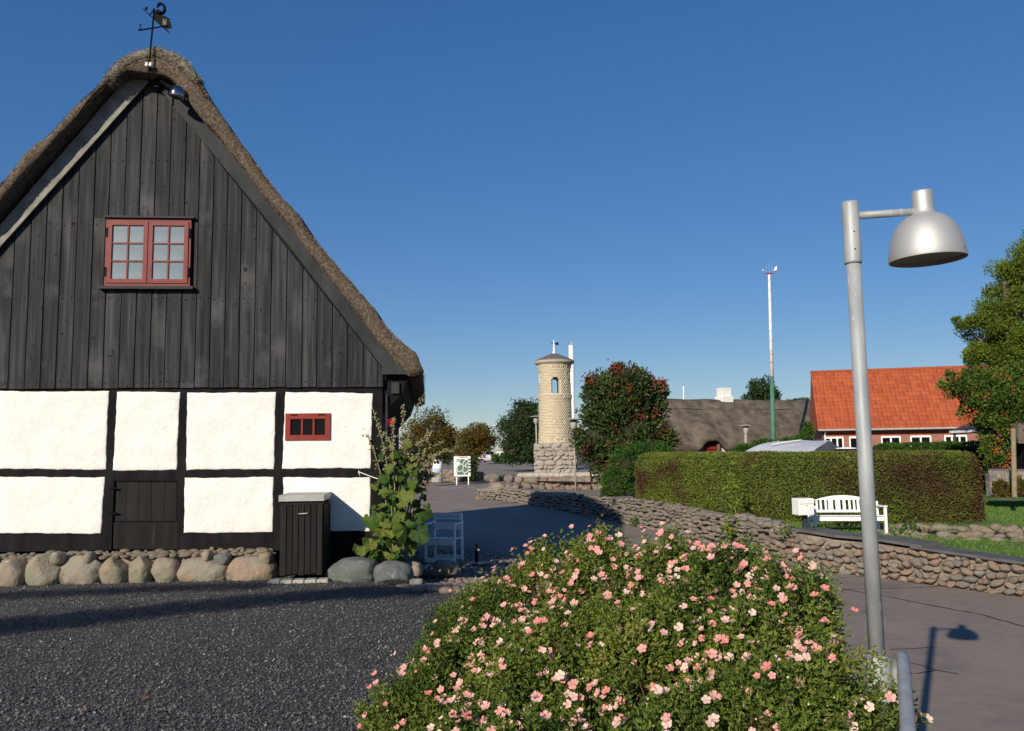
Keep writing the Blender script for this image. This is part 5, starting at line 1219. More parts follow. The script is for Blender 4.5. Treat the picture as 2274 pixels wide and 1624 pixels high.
mk('poster_print', lathe([(11.3*k, 22*k), (11.3*k, 31*k)], c, 24), M('poster_print', [(.2, .35, .5), (.7, .72, .7)], .6, 4), pcol)
# street light far away
sl_ = thing('street_light', 'slim far street light rising beyond the parked car', 'street light', at(1097, 1020, 110)); k = 110/FPX
mk('pole', tube([at(1098, 1024, 110), at(1097, 948, 110)], .08, 8), MT['galv'], sl_); mk('head', box(at(1097, 946, 110), (.35, .8, .2), None, .04), MT['white'], sl_)
# --- silver car seen from behind
CY = 112.; cc = at(1089, 1027, CY); car = thing('parked_car', 'silver estate car seen from behind on the far parking area', 'car', cc)
def car_sec(prof, w):   # prof: side outline (y, z) of the body, loft to width w
    P = np.array([(0, y, z) for y, z in prof]); V, F = prism(P-np.array([w/2, 0, 0]), (w, 0, 0)); return V+cc, F
mk('body', car_sec([(0, .25), (0, .85), (.05, .95), (4.1, .92), (4.25, .7), (4.25, .25)], 1.72), MT['carpaint'], car)
mk('cabin', (np.array([(x*w_, y, z)+cc for (y, z, w_) in ((.05, .95, .82), (.38, 1.50, .66), (2.2, 1.52, .66), (3.0, .95, .82)) for x in (-1, 1)]), [(0, 1, 3, 2), (2, 3, 5, 4), (4, 5, 7, 6), (0, 2, 4, 6), (1, 7, 5, 3)]), MT['carpaint'], car)
mk('rear_window', (np.array([(-.68, .09, 1.02), (.68, .09, 1.02), (.58, .33, 1.42), (-.58, .33, 1.42)])+cc-[0, .03, 0], [(0, 1, 2, 3)]), MT['glass'], car)
for s in (-1, 1):
    mk('tail_light', box(cc+np.array([s*.78, -.01, .82]), (.16, .06, .28), None, .02), MT['lampred'], car)
    for y_ in (.8, 3.4):
        wh = mk('wheel', lathe([(0, -.1), (.2, -.1), (.31, -.08), (.31, .08), (.2, .1), (0, .1)], cc+np.array([s*.78, y_, .31]), 20, M=eul(0, R(90), 0)), MT['rubber'], car, True)
        mk('rim', lathe([(0, .02), (.18, .0), (.2, -.02)], cc+np.array([s*.885, y_, .31]), 14, M=eul(0, R(90)*s, 0)), MT['galv'], wh)
mk('bumper', box(cc+np.array([0, -.03, .40]), (1.68, .1, .22), None, .03), MT['carpaint'], car); mk('number_plate', box(cc+np.array([0, -.06, .68]), (.5, .02, .11)), MT['white'], car)
for i, (u0, u1, v0, v1, y, lab) in enumerate(((1010, 1074, 998, 1016, 170, 'long low white building beyond the map board'), (1102, 1124, 1001, 1014, 165, 'small white building right of the far street light'), (1124, 1196, 1003, 1012, 185, 'distant white building behind the dark tree'))):
    a, b = at(u0, v1+4, y), at(u1, v0, y); t = thing('white_building', lab, 'building', ((a[0]+b[0])/2, y+3, a[2]), 'far white buildings')
    mk('wall', box(((a[0]+b[0])/2, y+3, (a[2]+b[2])/2), (b[0]-a[0], 6, b[2]-a[2]), None, .02), MT['white_flat'], t); mk('roof', box(((a[0]+b[0])/2, y+3, b[2]+.08), (b[0]-a[0]+.5, 6.5, .16), None, .02), MT['concrete'], t)
    for j in range(3): mk('window', box((a[0]+(b[0]-a[0])*(j+.5)/3, y-.02, (a[2]+b[2])/2+.1), ((b[0]-a[0])*.12, .06, (b[2]-a[2])*.3)), MT['glass'], t)
# place sign
sc_ = at(1322, 1051, 40.2); k = 40.2/FPX; sg_ = thing('place_sign', 'small white place sign with dark red frame beside the berry tree', 'sign', at(1322, 1070, 40.2))
Wd = 38*k; mk('frame', box(sc_+np.array([.2, 0, 0]), (Wd+.1, .05, 15*k), None, .006), MT['sign_red'], sg_); mk('board', box(sc_+np.array([.2, -.03, 0]), (Wd-.0, .02, 10.5*k), None, .003), MT['white'], sg_)
for sx in (-.2, .5): mk('post', tube([sc_+[sx, .02, 0], sc_+[sx, .02, -.6]], .025, 6), MT['sign_red'], sg_)
fc = bpy.data.curves.new('lettering', 'FONT'); fc.body = 'Halleb'; fc.size = .19; fc.extrude = .004; tobj = bpy.data.objects.new('lettering', fc); COL.objects.link(tobj)
dg = bpy.context.evaluated_depsgraph_get(); tm = bpy.data.meshes.new_from_object(tobj.evaluated_get(dg)); bpy.data.objects.remove(tobj); tm.materials.clear(); tm.materials.append(MT['sign_text'])
inst('lettering', tm, sg_, sc_+np.array([-.16, -.046, -.06]), (R(90), 0, 0))
# --- red-berried tree
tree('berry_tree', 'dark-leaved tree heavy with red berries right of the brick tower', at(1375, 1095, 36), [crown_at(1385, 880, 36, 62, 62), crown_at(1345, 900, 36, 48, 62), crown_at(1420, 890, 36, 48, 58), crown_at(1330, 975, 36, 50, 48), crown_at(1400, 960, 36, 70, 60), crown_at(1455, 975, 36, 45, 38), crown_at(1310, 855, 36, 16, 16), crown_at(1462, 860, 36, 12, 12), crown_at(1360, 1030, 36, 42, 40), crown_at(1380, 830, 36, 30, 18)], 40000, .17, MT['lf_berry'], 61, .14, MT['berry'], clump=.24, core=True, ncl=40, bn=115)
# --- far thatched cottage
fl_ = at(1405, 998, 57.5); ax = np.array([math.cos(R(19)), math.sin(R(19)), 0]); bx_ = np.array([-ax[1], ax[0], 0])
ze = float(at(1510, 998, 59.5)[2]); zrg = float(at(1470, 893, 62.5)[2]); zg = -.3; Lc = 21.; hwid = 3.6
cot = thing('thatched_cottage', 'long white cottage with a low grey thatched roof and red dormer window', 'house', (fl_[0], fl_[1], zg))
def CP(a, b, z): return np.array([fl_[0], fl_[1], 0])+ax*a+bx_*b+np.array([0, 0, z])
mk('wall', prism(np.array([CP(.3, .5, zg), CP(Lc, .5, zg), CP(Lc, .5, ze+.3), CP(.3, .5, ze+.3)]), bx_*.25), MT['white_flat'], cot)
mk('gable_wall', prism(np.array([CP(.3, .5, zg), CP(.3, 2*hwid-.5, zg), CP(.3, 2*hwid-.5, ze+.3), CP(.3, hwid, zrg-.4), CP(.3, .5, ze+.3)]), ax*.25), MT['white_flat'], cot)
sec = [(-.15, ze-.12), (-.12, ze+.18), (1.2, ze+1.55), (2.6, ze+2.85), (hwid-.35, zrg+.0), (hwid, zrg+.12), (hwid+.35, zrg), (2*hwid-2.6, ze+2.85), (2*hwid-1.2, ze+1.55), (2*hwid+.12, ze+.18), (2*hwid+.15, ze-.12)]
inn_ = [(.25, ze-.10), (.25, ze+.05), (1.3, ze+1.2), (2.7, ze+2.5), (hwid-.3, zrg-.4), (hwid, zrg-.35), (hwid+.3, zrg-.4), (2*hwid-2.7, ze+2.5), (2*hwid-1.3, ze+1.2), (2*hwid-.25, ze+.05), (2*hwid-.25, ze-.1)]
V = []; aa = np.linspace(-.3, Lc+.3, 110); n_ = len(sec)
dorm_a = (at(1573, 985, 60.)-np.array([fl_[0], fl_[1], 0]))@ax
def lift(a, b, z):
    q = math.exp(-((a-dorm_a)/.85)**4)*(1-ss((b-.1)/1.9)); return b, z+.72*q
for a in aa:
    for S_, sd_ in ((sec, 0), (inn_, 1)):
        for (b, z) in S_:
            b2, z2 = lift(a, b, z) if b < hwid else (b, z); V.append(CP(a, b2+.03*math.sin(a*1.7+b), z2+.05*math.sin(a*.9+b*2)))
F = []
for j in range(len(aa)-1):
    for sd_ in (0, 1):
        for i in range(n_-1):
            p0 = (j*2+sd_)*n_+i; p1 = p0+2*n_; q = (p0, p1, p1+1, p0+1); F.append(q if sd_ == 0 else q[::-1])
    for i in (0, n_-1): p0, p1 = j*2*n_+i, j*2*n_+n_+i; F.append((p0, p1, p1+2*n_, p0+2*n_) if i == 0 else (p0+2*n_, p1+2*n_, p1, p0))
for j in (0, len(aa)-1):
    for i in range(n_-1): p0 = j*2*n_+i; q = (p0, p0+1, p0+n_+1, p0+n_); F.append(q if j == 0 else q[::-1])
cr_ = mk('thatch_roof', (np.array(V), F), MT['thatch_far'], cot, True)
V = []
for a in np.linspace(-.35, Lc+.35, 40):
    for (b, z) in ((hwid-.95, zrg-.55), (hwid-.5, zrg+.02), (hwid, zrg+.22), (hwid+.5, zrg+.02), (hwid+.95, zrg-.55)): V.append(CP(a, b, z+.03*math.sin(a*2.1+b)))
mk('ridge_covering', (np.array(V), [(j*5+i, (j+1)*5+i, (j+1)*5+i+1, j*5+i+1) for j in range(39) for i in range(4)]), MT['thatch_far'], cr_, True)
# dormer in the thatch
dc = CP(dorm_a, .12, ze+.05); Ma = np.array([ax, bx_, [0, 0, 1]]).T
mk('dormer_cheek', box(CP(dorm_a-.66, .62, ze+.12), (.18, .9, 1.1), Ma, .02), MT['thatch_far'], cr_); mk('dormer_cheek', box(CP(dorm_a+.66, .62, ze+.12), (.18, .9, 1.1), Ma, .02), MT['thatch_far'], cr_)
dw = mk('dormer', box(CP(dorm_a, .45, ze+.25), (1.16, .2, 1.35), Ma, .01), MT['sign_red'], cot, label='dark red dormer window set in the thatch')
for i in range(2):
    for j in range(2): mk('pane', box(CP(dorm_a-.26+.52*i, .33, ze+.32+.38*j), (.4, .05, .28), Ma), MT['glass'], dw)
mk('door_panel', box(CP(dorm_a, .40, ze-.55), (1.0, .16, .5), Ma, .01), MT['red'], dw); mk('moulding', box(CP(dorm_a, .36, ze+.02), (1.2, .16, .12), Ma, .01), MT['red'], dw)
for a in (2.4, 7.8, 10.4, 13.0):
    if abs(a-dorm_a) > 1.3:
        w_ = mk('window', box(CP(a, .47, ze-.75), (1.1, .1, .9), Ma, .01), MT['white'], cot)
        for j in (-.26, .26): mk('pane', box(CP(a+j, .41, ze-.72), (.42, .04, .7), Ma), MT['glass'], w_)
for a in (.4, 1.6, 3.2, 5.2, 6.9, 8.7, 9.6, 11.6): mk('timber_post', box(CP(a, .46, ze-.9), (.16, .1, 2.1), Ma, .01), MT['tar'], cot)
ca = (at(1636, 890, 62.5)-np.array([fl_[0], fl_[1], 0]))@ax; k = 64/FPX
mk('chimney', join([box(CP(ca, hwid, zrg+.45), (23*k, 23*k, 1.2), Ma, .02), box(CP(ca, hwid, zrg+.2), (29*k, 29*k, .5), Ma, .02), box(CP(ca, hwid, zrg+1.0), (24*k, 24*k, .14), Ma, .02)]), MT['white_flat'], cr_)
# flagpole, mast with ship vane, far trees
fp = thing('flagpole', 'thin white flagpole behind the far thatched roof', 'flagpole', at(1518, 900, 80)); mk('pole', tube([at(1518, 1000, 80), at(1518, 857, 80)], [.09, .06], 8), MT['white'], fp); mk('finial', lathe([(0, .1), (.1, 0), (0, -.1)], at(1518, 855, 80), 10), MT['galv'], fp)
MY = 54.; b, m1, t1 = at(1719, 1000, MY), at(1714, 836, MY), at(1708, 610, MY)
mst = thing('painted_mast', 'tall mast painted green below and white with spiral band above', 'mast', b)
mk('lower_pole', tube([at(1720, 1075, MY), m1], [.17, .13], 14), MT['mastgreen'], mst, True, label='green lower half of the mast')
mk('upper_pole', tube([m1, t1], [.115, .075], 14), MT['white'], mst, True, label='white upper half of the mast')
for i in range(9):
    q0 = .05+i*.1; ce = t1*(1-q0)+m1*q0; P = []
    for j in range(7):
        a = math.pi+j*math.pi/6*1.1; rr = (.075+.04*q0)+.004; P.append(ce+np.array([math.cos(a)*rr, math.sin(a)*rr, (j-3)*.045]))
    mk('spiral_band', tube(P, .012, 5), MT['grey_wood'], mst)
for v in (787, 806): c = at(1713, v, MY); mk('ring', lathe([(.112, -.015), (.125, 0), (.112, .015)], c, 16), MT['sign_text'], mst, True)
shp = thing('ship_vane', 'small red and white sailing ship on top of the painted mast', 'weather vane', t1); k = MY/FPX
mk('hull', (np.array([at(u, v, MY+dy) for dy in (-.1, .1) for u, v in ((1690, 598), (1700, 606), (1716, 606), (1726, 600), (1722, 604), (1714, 609), (1702, 609))]), [tuple(range(7)), tuple(range(7, 14))[::-1]]+[(i, i+7, (i+1) % 7+7, (i+1) % 7) for i in range(7)]), MT['red'], shp)
for u, v in ((1701, 589), (1708, 585), (1714, 588)): mk('ship_mast', tube([at(u, 606, MY), at(u, v, MY)], .012, 5), MT['galv'], shp)
mk('sail', prism(np.array([at(u, v, MY) for u, v in ((1718, 602), (1725, 600), (1725, 590), (1720, 595))]), (0, .02, 0)), MT['white'], shp); mk('sail', prism(np.array([at(u, v, MY) for u, v in ((1691, 600), (1697, 604), (1694, 598))]), (0, .02, 0)), MT['white'], shp)
tree('far_tree', 'rounded green tree behind the thatched roof beside the painted mast', at(1692, 930, 85), [crown_at(1692, 868, 85, 25, 28), crown_at(1668, 885, 85, 16, 14), crown_at(1708, 882, 85, 20, 20)], 4500, .26, MT['lf_dark'], 71, .2, clump=.3)
shrub('far_treetops', 'distant treetops just showing above the thatched roof left of the red roof', [crown_at(1768, 893, 90, 14, 5), crown_at(1786, 891, 90, 12, 5), crown_at(1752, 894, 90, 8, 4)], 900, .25, MT['lf_dark'], 72, 'tree', core=False)
shrub('climbing_shrub', 'bright green shrub at the left corner of the red-roofed house', [crown_at(1793, 965, 47, 12, 26), crown_at(1780, 978, 47, 10, 14)], 2500, .14, MT['lf_green'], 73)
shrub('low_shrub', 'low green shrubs behind the grey tarpaulin', [crown_at(1700, 990, 44, 40, 12, 12), crown_at(1755, 986, 44, 30, 13, 12), crown_at(1650, 996, 44, 18, 8, 10)], 6000, .12, MT['lf_green'], 74)
# --- brick house with orange tile roof
A0 = at(1820, 953, 50.); A1 = at(2131, 945, 48.0); hx = (A1-A0); hx[2] = 0; Ld = np.linalg.norm(hx); hx /= Ld; hy = np.array([-hx[1], hx[0], 0]); LB = 17.5
zE = float(A0[2]); zR = float(at(1812, 827, 53.4)[2]); dep = 3.4
bh = thing('brick_house', 'red brick house with a steep orange tile roof and white windows', 'house', A0+hx*6+[0, 0, -2.6])
def BP(a, b, z): return np.array([A0[0], A0[1], 0])+hx*a+hy*b+np.array([0, 0, z])
Mh = np.array([hx, hy, [0, 0, 1]]).T
bm_ = bpy.data.materials.new('red_brick'); bm_.use_nodes = True; nt = bm_.node_tree; bs = nt.nodes['Principled BSDF']; bs.inputs['Roughness'].default_value = .9
bt = nt.nodes.new('ShaderNodeTexBrick'); bt.inputs['Color1'].default_value = (.22, .055, .035, 1); bt.inputs['Color2'].default_value = (.30, .085, .055, 1); bt.inputs['Mortar'].default_value = (.30, .25, .21, 1); bt.inputs['Scale'].default_value = 1
bt.inputs['Mortar Size'].default_value = .009; bt.inputs['Brick Width'].default_value = .24; bt.inputs['Row Height'].default_value = .075
uvn = nt.nodes.new('ShaderNodeUVMap'); nt.links.new(uvn.outputs[0], bt.inputs['Vector']); nt.links.new(bt.outputs[0], bs.inputs['Base Color'])
wz0 = zE-2.6; q = [BP(.15, .3, wz0), BP(LB, .3, wz0), BP(LB, .3, zE+.1), BP(.15, .3, zE+.1)]
V, F = prism(np.array(q), hy*.3); mk('wall', (V, F), bm_, bh, uv=[(0, 0), (LB, 0), (LB, 2.7), (0, 2.7)]*2)
q = [BP(.15, .3, wz0), BP(.15, 2*dep, wz0), BP(.15, 2*dep, zE), BP(.15, dep, zR-.2), BP(.15, .3, zE)]; V, F = prism(np.array(q), hx*.2); mk('gable_wall', (V, F), bm_, bh, uv=[(0, 0), (6.8, 0), (6.8, 2.6), (3.4, 6), (0, 2.6)]*2)
rf_ = mk('roof', prism(np.array([BP(-.1, -.15, zE-.05), BP(-.1, dep, zR-.06), BP(-.1, 2*dep+.15, zE-.05)]), hx*(LB+.2)), MT['tile'], bh)
rl = math.hypot(dep+.15, zR-zE); sv = np.array([0, dep+.15, zR-zE])/rl; nv_ = np.array([0, -sv[2], sv[1]]); tw_, tl_ = .235, .345
V = []; F = []
for j in (0, 1):
    for i in range(9):
        x = i/8; V.append((x*tw_*1.02, j*tl_*1.06, .045*math.sin(x*2*math.pi-.6)*.6+.02+(.028 if j == 0 else .0)))
F = [(i, i+1, i+10, i+9) for i in range(8)]; V += [(i/8*tw_*1.02, 0, V[i][2]-.03) for i in range(9)]; F += [(18+i, 18+i+1, i+1, i) for i in range(8)]
tme = mesh('roof_tile', V, F); tme.materials.append(MT['tile']); smooth_me(tme)
Ml = np.array([hx, hy*sv[1]+np.array([0, 0, sv[2]]), hy*nv_[1]+np.array([0, 0, nv_[2]])]).T; T = []; nrow = int(rl/tl_)
for r_ in range(nrow+1):
    for c_ in range(int((LB+.2)/tw_)): T.append((BP(-.1+c_*tw_, -.15, zE-.05)+Ml @ np.array([0, r_*tl_-.04, rng.uniform(0, .008)]), Ml, 0))
pieces(rf_, 'roof_tile', [tme], T, 'far_roof_tiles')
mk('ridge_tiles', tube([BP(-.12, dep, zR-.02), BP(LB+.1, dep, zR-.02)], .11, 10), MT['tile'], rf_, True)
mk('gutter', tube([BP(-.1, -.24, zE-.08), BP(LB, -.24, zE-.08)], .06, 8), MT['zinc'], bh); mk('downpipe', tube([BP(.3, -.2, zE-.1), BP(.3, .22, zE-.35), BP(.3, .22, wz0)], .045, 8), MT['white'], bh)
kB = 49/FPX
for (u0, u1, nl) in ((1834, 1876, 3), (1888, 1926, 2), (1957, 1999, 2), (2019, 2063, 2), (2090, 2137, 3), (2190, 2235, 2)):
    a0, a1 = ((at(u, 970, 49.2)-A0)@hx for u in (u0, u1)); ztop = zE-.50; hgt = 1.0
    wn_ = mk('window', join([box(BP((a0+a1)/2, .27, ztop-hgt+.05), (a1-a0, .08, .1), Mh), box(BP((a0+a1)/2, .27, ztop-.02), (a1-a0, .08, .12), Mh, .02), box(BP(a0+.04, .27, ztop-hgt/2), (.08, .078, hgt), Mh), box(BP(a1-.04, .27, ztop-hgt/2), (.08, .078, hgt), Mh)]+[box(BP(a0+(a1-a0)*i/nl, .27, ztop-hgt/2), (.09, .076, hgt), Mh) for i in range(1, nl)]), MT['white'], bh)
    for i in range(nl): mk('pane', box(BP(a0+(a1-a0)*(i+.5)/nl, .29, ztop-hgt/2), ((a1-a0)/nl-.06, .02, hgt-.05), Mh), MT['glass'], wn_)
    mk('arch', box(BP((a0+a1)/2, .29, ztop+.12), (a1-a0+.1, .06, .16), Mh, .01), MT['tile'], wn_)
# carport roof, thatched corner on the right, posts
cpr = thing('carport', 'dark flat carport roof behind the right-hand tree', 'carport', at(2160, 985, 40)); a, b = at(2108, 962, 41), at(2210, 940, 40)
mk('roof', prism(np.array([at(2108, 958, 41), at(2205, 953, 40), at(2260, 930, 44), at(2150, 940, 45)]), (0, 0, -.16)), MT['darkmetal'], cpr); mk('fascia', beam(at(2108, 960, 40.9), at(2205, 955, 39.9), .12, .05), MT['galv'], cpr)
for u in (2120, 2195): mk('post', tube([at(u, 962, 41), at(u, 1020, 41)], .06, 8), MT['darkmetal'], cpr)
tcn_ = thing('thatched_shed', 'grey thatched roof edge at the right border of the picture', 'shed', at(2300, 1050, 28)); V = [at(2252, 958, 28), at(2262, 925, 28.6), at(2290, 880, 30), at(2420, 880, 30), at(2420, 985, 28), at(2262, 985, 28)]
mk('thatch_roof', prism(np.array(V), (0.8, 3.5, .2)), MT['thatch_far'], tcn_); mk('wall', prism(np.array([at(2275, 985, 28.3), at(2420, 985, 28.3), at(2420, 1060, 28.3), at(2275, 1060, 28.3)]), (0.8, 3, 0)), MT['tar'], tcn_)
wp = tag(mk('wooden_post', join([tube([at(2253, 1104, 22.6), at(2250, 952, 22.6)], [.065, .06], 10)]), MT['post']), 'bare wooden post on the lawn at the right border', 'post')
lw2 = thing('low_wall', 'low weathered brown wall behind the lawn at the right border', 'wall', at(2230, 1100, 24.5))
mk('coping', prism(np.array([at(2195, 1046, 24.6), at(2420, 1050, 24.2), at(2420, 1044, 25.2), at(2195, 1041, 25.6)]), (0, 0, -.08)), MT['grit'], lw2)
for i in range(9): mk('block', box(at(2206+i*24, 1078, 24.7-.04*i), (.31, .3, .66), rotz(R(-3)), .02), MT['stone'], lw2)
shrub('dry_plant', 'dry brownish plants along the low wall at the right border', [crown_at(2225, 1085, 24.0, 22, 16, 10), crown_at(2262, 1080, 23.9, 18, 20, 10)], 1800, .08, MT['lf_autumn'], 90, 'plant')
# right-hand trees
tree('robinia_tree', 'tall light green tree towering at the right border', at(2262, 1075, 33), [crown_at(2262, 595, 33, 46, 55), crown_at(2232, 680, 33, 48, 50), crown_at(2178, 740, 33, 48, 40), crown_at(2290, 720, 33, 70, 80), crown_at(2205, 795, 33, 48, 40), crown_at(2330, 590, 33, 60, 80), crown_at(2255, 780, 33, 55, 50), crown_at(2140, 715, 33, 20, 14)], 62000, .125, MT['lf_robinia'], 81, .22, asp=.4, clump=.27, ncl=27, nlimb=20)
tree('rowan_tree', 'rowan with orange berry clusters in front of the orange roof', at(2235, 1080, 29), [crown_at(2190, 870, 29, 60, 45), crown_at(2140, 855, 29, 40, 30), crown_at(2235, 900, 29, 55, 50), crown_at(2170, 915, 29, 40, 30), crown_at(2280, 860, 29, 50, 50), crown_at(2220, 960, 29, 34, 40), crown_at(2215, 1020, 29, 26, 40)], 28000, .12, M('rowan_leaf', [(.035, .075, .012), (.085, .15, .02), (.16, .22, .035)], .6, 2, vary=.85, trans=.35), 82, .12, MT['berry_o'], clump=.26, ncl=30, nlimb=14, bn=55)
# --- tarpaulin-covered trailer and white vehicle roof behind the hedge
tr_ = thing('covered_trailer', 'grey tarpaulin cover with dark end showing above the hedge', 'trailer', at(1750, 1060, 33)); TY = 32.
L0, L1, L2, L3 = at(1640, 1012, TY), at(1728, 979, TY+1.2), at(1842, 978, TY+1.2), at(1862, 1000, TY+2.0); f0, f1 = at(1775, 1018, TY-.9), at(1800, 1012, TY-.9)
V = []; n_ = 12
for i in range(n_+1):
    q = i/n_; e = L1*(1-q)+L2*q; lowf = L0*(1-q)+at(1790, 1025, TY-1.2)*q
    for j in range(9):
        w_ = j/8; p = lowf*(1-w_)+e*w_; p[2] += .10*math.sin(w_*math.pi)+.02*math.sin(q*9+w_*4); V.append(p)
mk('tarpaulin', (np.array(V), [(i*9+j, (i+1)*9+j, (i+1)*9+j+1, i*9+j+1) for i in range(n_) for j in range(8)]), MT['tarp'], tr_, True)
mk('tarpaulin_end', (np.array([at(1790, 1025, TY-1.2), at(1812, 997, TY-.2), L2, at(1872, 1000, TY+1.5), at(1866, 1030, TY+.5)]), [(0, 4, 1), (1, 4, 2), (2, 4, 3)]), MT['tarp_dark'], tr_)
mk('frame', join([tube([L1, L1-[0, 0, 1.6]], .03, 6), tube([L2, L2-[0, 0, 1.6]], .03, 6), tube([L0, L0-[0, 0, 1.0]], .03, 6)]), MT['galv'], tr_); mk('bed', box(at(1750, 1050, TY+.3), (2.6, 1.6, .5), rotz(R(10)), .03), MT['darkmetal'], tr_)
mk('reinforcing_strip', tube([L0*(1-q)+L1*q+np.array([q*1.2, -.35*q, .05+.10*math.sin(q*math.pi)]) for q in np.linspace(.45, .85, 8)], .02, 5), MT['white'], tr_)
vc = at(1880, 1012, 31.5); vr = thing('white_van', 'white vehicle roof with a dark band peeking over the hedge', 'van', vc-[0, 0, 1.4])
k = 31.5/FPX; mk('body', lathe([(26*k, -.9), (25*k, 0), (23*k, 12*k), (20*k, 17*k), (0, 19*k)], vc, 20, M=np.diag([1, 1.5, 1])), MT['white'], vr, True); mk('window_band', lathe([(23.8*k, 10*k), (22.6*k, 15*k)], vc, 20, M=np.diag([1.01, 1.51, 1])), MT['glass'], vr)

# ================================================================== FOREGROUND
# street lamp
LY = 4.6; LS = LY/3.76
lb_ = at(1957, 1560, LY); lb_[2] = -.8; tp_ = at(1891, 446, LY)
axl = (tp_-at(1948, 1455, LY)); axl /= np.linalg.norm(axl)
jz = at(1948, 1458, LY); base_ = jz-axl*(jz[2]+.8)/axl[2]
slamp = thing('street_lamp', 'galvanised street lamp with satin dome shade on a side arm', 'street lamp', base_)
mk('base_tube', tube([base_, jz-axl*.06, jz-axl*.01, jz+axl*.01], [.054*LS, .054*LS, .050*LS, .034*LS], 24), MT['galv'], slamp, True)
js = at(1895, 586, LY); mk('pole', tube([jz-axl*.02, jz+(js-jz)*.5, js], [.0335*LS, .0325*LS, .0315*LS], 24), MT['galv'], slamp, True)
mk('sleeve', lathe([(a_*LS, b_*LS) for a_, b_ in ((.0, .0), (.037, .0), (.0375, .01), (.037, .275), (.034, .285), (0, .286))], js, 24, M=np.array([np.cross([0, 1, 0], axl), [0, 1, 0], axl]).T), MT['galv'], slamp, True)
for dz in (.06, .14): mk('grub_screw', lathe([(0, 0), (.004, 0), (.004, .003), (0, .003)], js+axl*dz*LS+np.array([-.004, -.037*LS, 0]), 8, M=eul(R(90), 0, 0)), MT['iron'], slamp)
dc = at(2060, 575, LY); az = np.array([.0, 0, 1]) ; a0, a1 = at(1905, 479, LY), at(2040, 470, LY)
mk('arm', tube([a0, a1], .0175*LS, 16), MT['galv'], slamp, True)
kk = LY/FPX; Rd = 81.5*kk
rt_ = np.array([upv[0]*0+.055, 0, 1.0]); Md = eul(R(0), R(-1.5), 0)
prof = [(Rd*.99, -.006), (Rd, 0), (Rd*.985, .035), (Rd*.93, .085), (Rd*.83, .130), (Rd*.68, .168), (Rd*.50, .192), (Rd*.34, .203), (Rd*.30, .21), (Rd*.285, .23), (Rd*.275, .305), (Rd*.26, .312), (0, .313)]
prof = [(a_, b_*LS) for a_, b_ in prof]
shade = mk('lamp_shade', lathe(prof, dc, 56, M=Md), MT['alu'], slamp, True)
mk('shade_lining', lathe([(Rd*.985, -.005), (Rd*.97, .03*LS), (Rd*.9, .085*LS), (Rd*.6, .12*LS), (0, .13*LS)], dc, 48, M=Md), MT['lampin'], shade, True)
mk('diffuser', lathe([(0, .028), (Rd*.6, .024), (Rd*.965, .012)], dc, 40, M=Md), M('frosted_diffuser', [(.20, .17, .12), (.26, .22, .16)], .5, 5), shade, True)
mk('clip', box(dc+Md @ np.array([Rd*.62, -Rd*.76, .02]), (.004, .006, .022)), MT['iron'], shade)
# handrail of bent steel tube beside the shrub
h1 = at(2004, 1452, 3.3); h1[2] -= .01; h2 = at(2018, 1640, 2.38); dd = h2-h1; dd /= np.linalg.norm(dd); h3 = h2+dd*1.3
rail = thing('handrail', 'bent galvanised steel handrail at the lower right corner', 'handrail', (h1[0], h1[1], -.3))
P = [h1+np.array([.0, .06, -.06-k*.1]) for k in range(12, 0, -1)]+[h1+np.array([0, .055, -.06]), h1+np.array([0, .035, -.02]), h1, h1+dd*.05, h1+dd*.3, h2, h3]
RS_ = M('dull_galvanised_rail', [(.27, .275, .27), (.38, .385, .38)], .5, 12, 8, metal=0, spec=.45, patch=[((.40, .41, .41), 30, .62, .72)])
mk('rail', tube(P, .0215, 18), RS_, rail, True)
mk('leg', tube([h3-dd*.3, h3-dd*.3-[0, 0, 1.2]], .02, 14), RS_, rail, True); mk('mid_rail', tube([P[6], P[6]+dd*2.0], .014, 12), RS_, rail, True)

# flowering shrub: mounds carrying thousands of leafy shoots
MOUNDS = [  # x, y, top, rx, ry
    (*at(955, 1480, 4.7)[:2], .62, .38, .75), (*at(1110, 1310, 5.1)[:2], .98, .60, .9), (*at(1250, 1245, 5.2)[:2], 1.14, .55, .8), (*at(1345, 1190, 5.0)[:2], 1.29, .42, .7), (*at(1490, 1190, 4.8)[:2], 1.30, .5, .8), (*at(1600, 1205, 4.6)[:2], 1.30, .5, .8),
    (*at(1720, 1240, 4.3)[:2], 1.25, .42, .7), (*at(1775, 1330, 3.9)[:2], 1.13, .32, .5), (*at(1815, 1440, 3.45)[:2], 1.02, .21, .38), (*at(1450, 1350, 4.0)[:2], 1.05, .6, .7), (*at(1250, 1400, 4.1)[:2], .95, .6, .7), (*at(1650, 1380, 3.7)[:2], 1.05, .5, .6), (*at(1090, 1525, 3.9)[:2], .66, .44, .6), (*at(1730, 1520, 3.1)[:2], .93, .28, .5), (*at(1500, 1540, 3.1)[:2], .86, .5, .5), (*at(1200, 1580, 3.2)[:2], .74, .45, .45), (*at(1790, 1600, 2.9)[:2], .80, .15, .3)]
MO = np.array(MOUNDS)
def bh_(x, y):
    h = np.zeros_like(x)
    for (cx_, cy_, tz_, rx, ry_) in MO:
        q = ((x-cx_)/rx)**2+((y-cy_)/ry_)**2; h = np.maximum(h, tz_*np.sqrt(np.clip(1-q, 0, 1)))
    return h
SC = at(1450, 1500, 4.2); SC[2] = 0
bush = thing('flowering_shrub', 'broad low shrub covered in pale pink flowers in the foreground', 'shrub', SC)
g = np.random.default_rng(9)
PP, NN = [], []
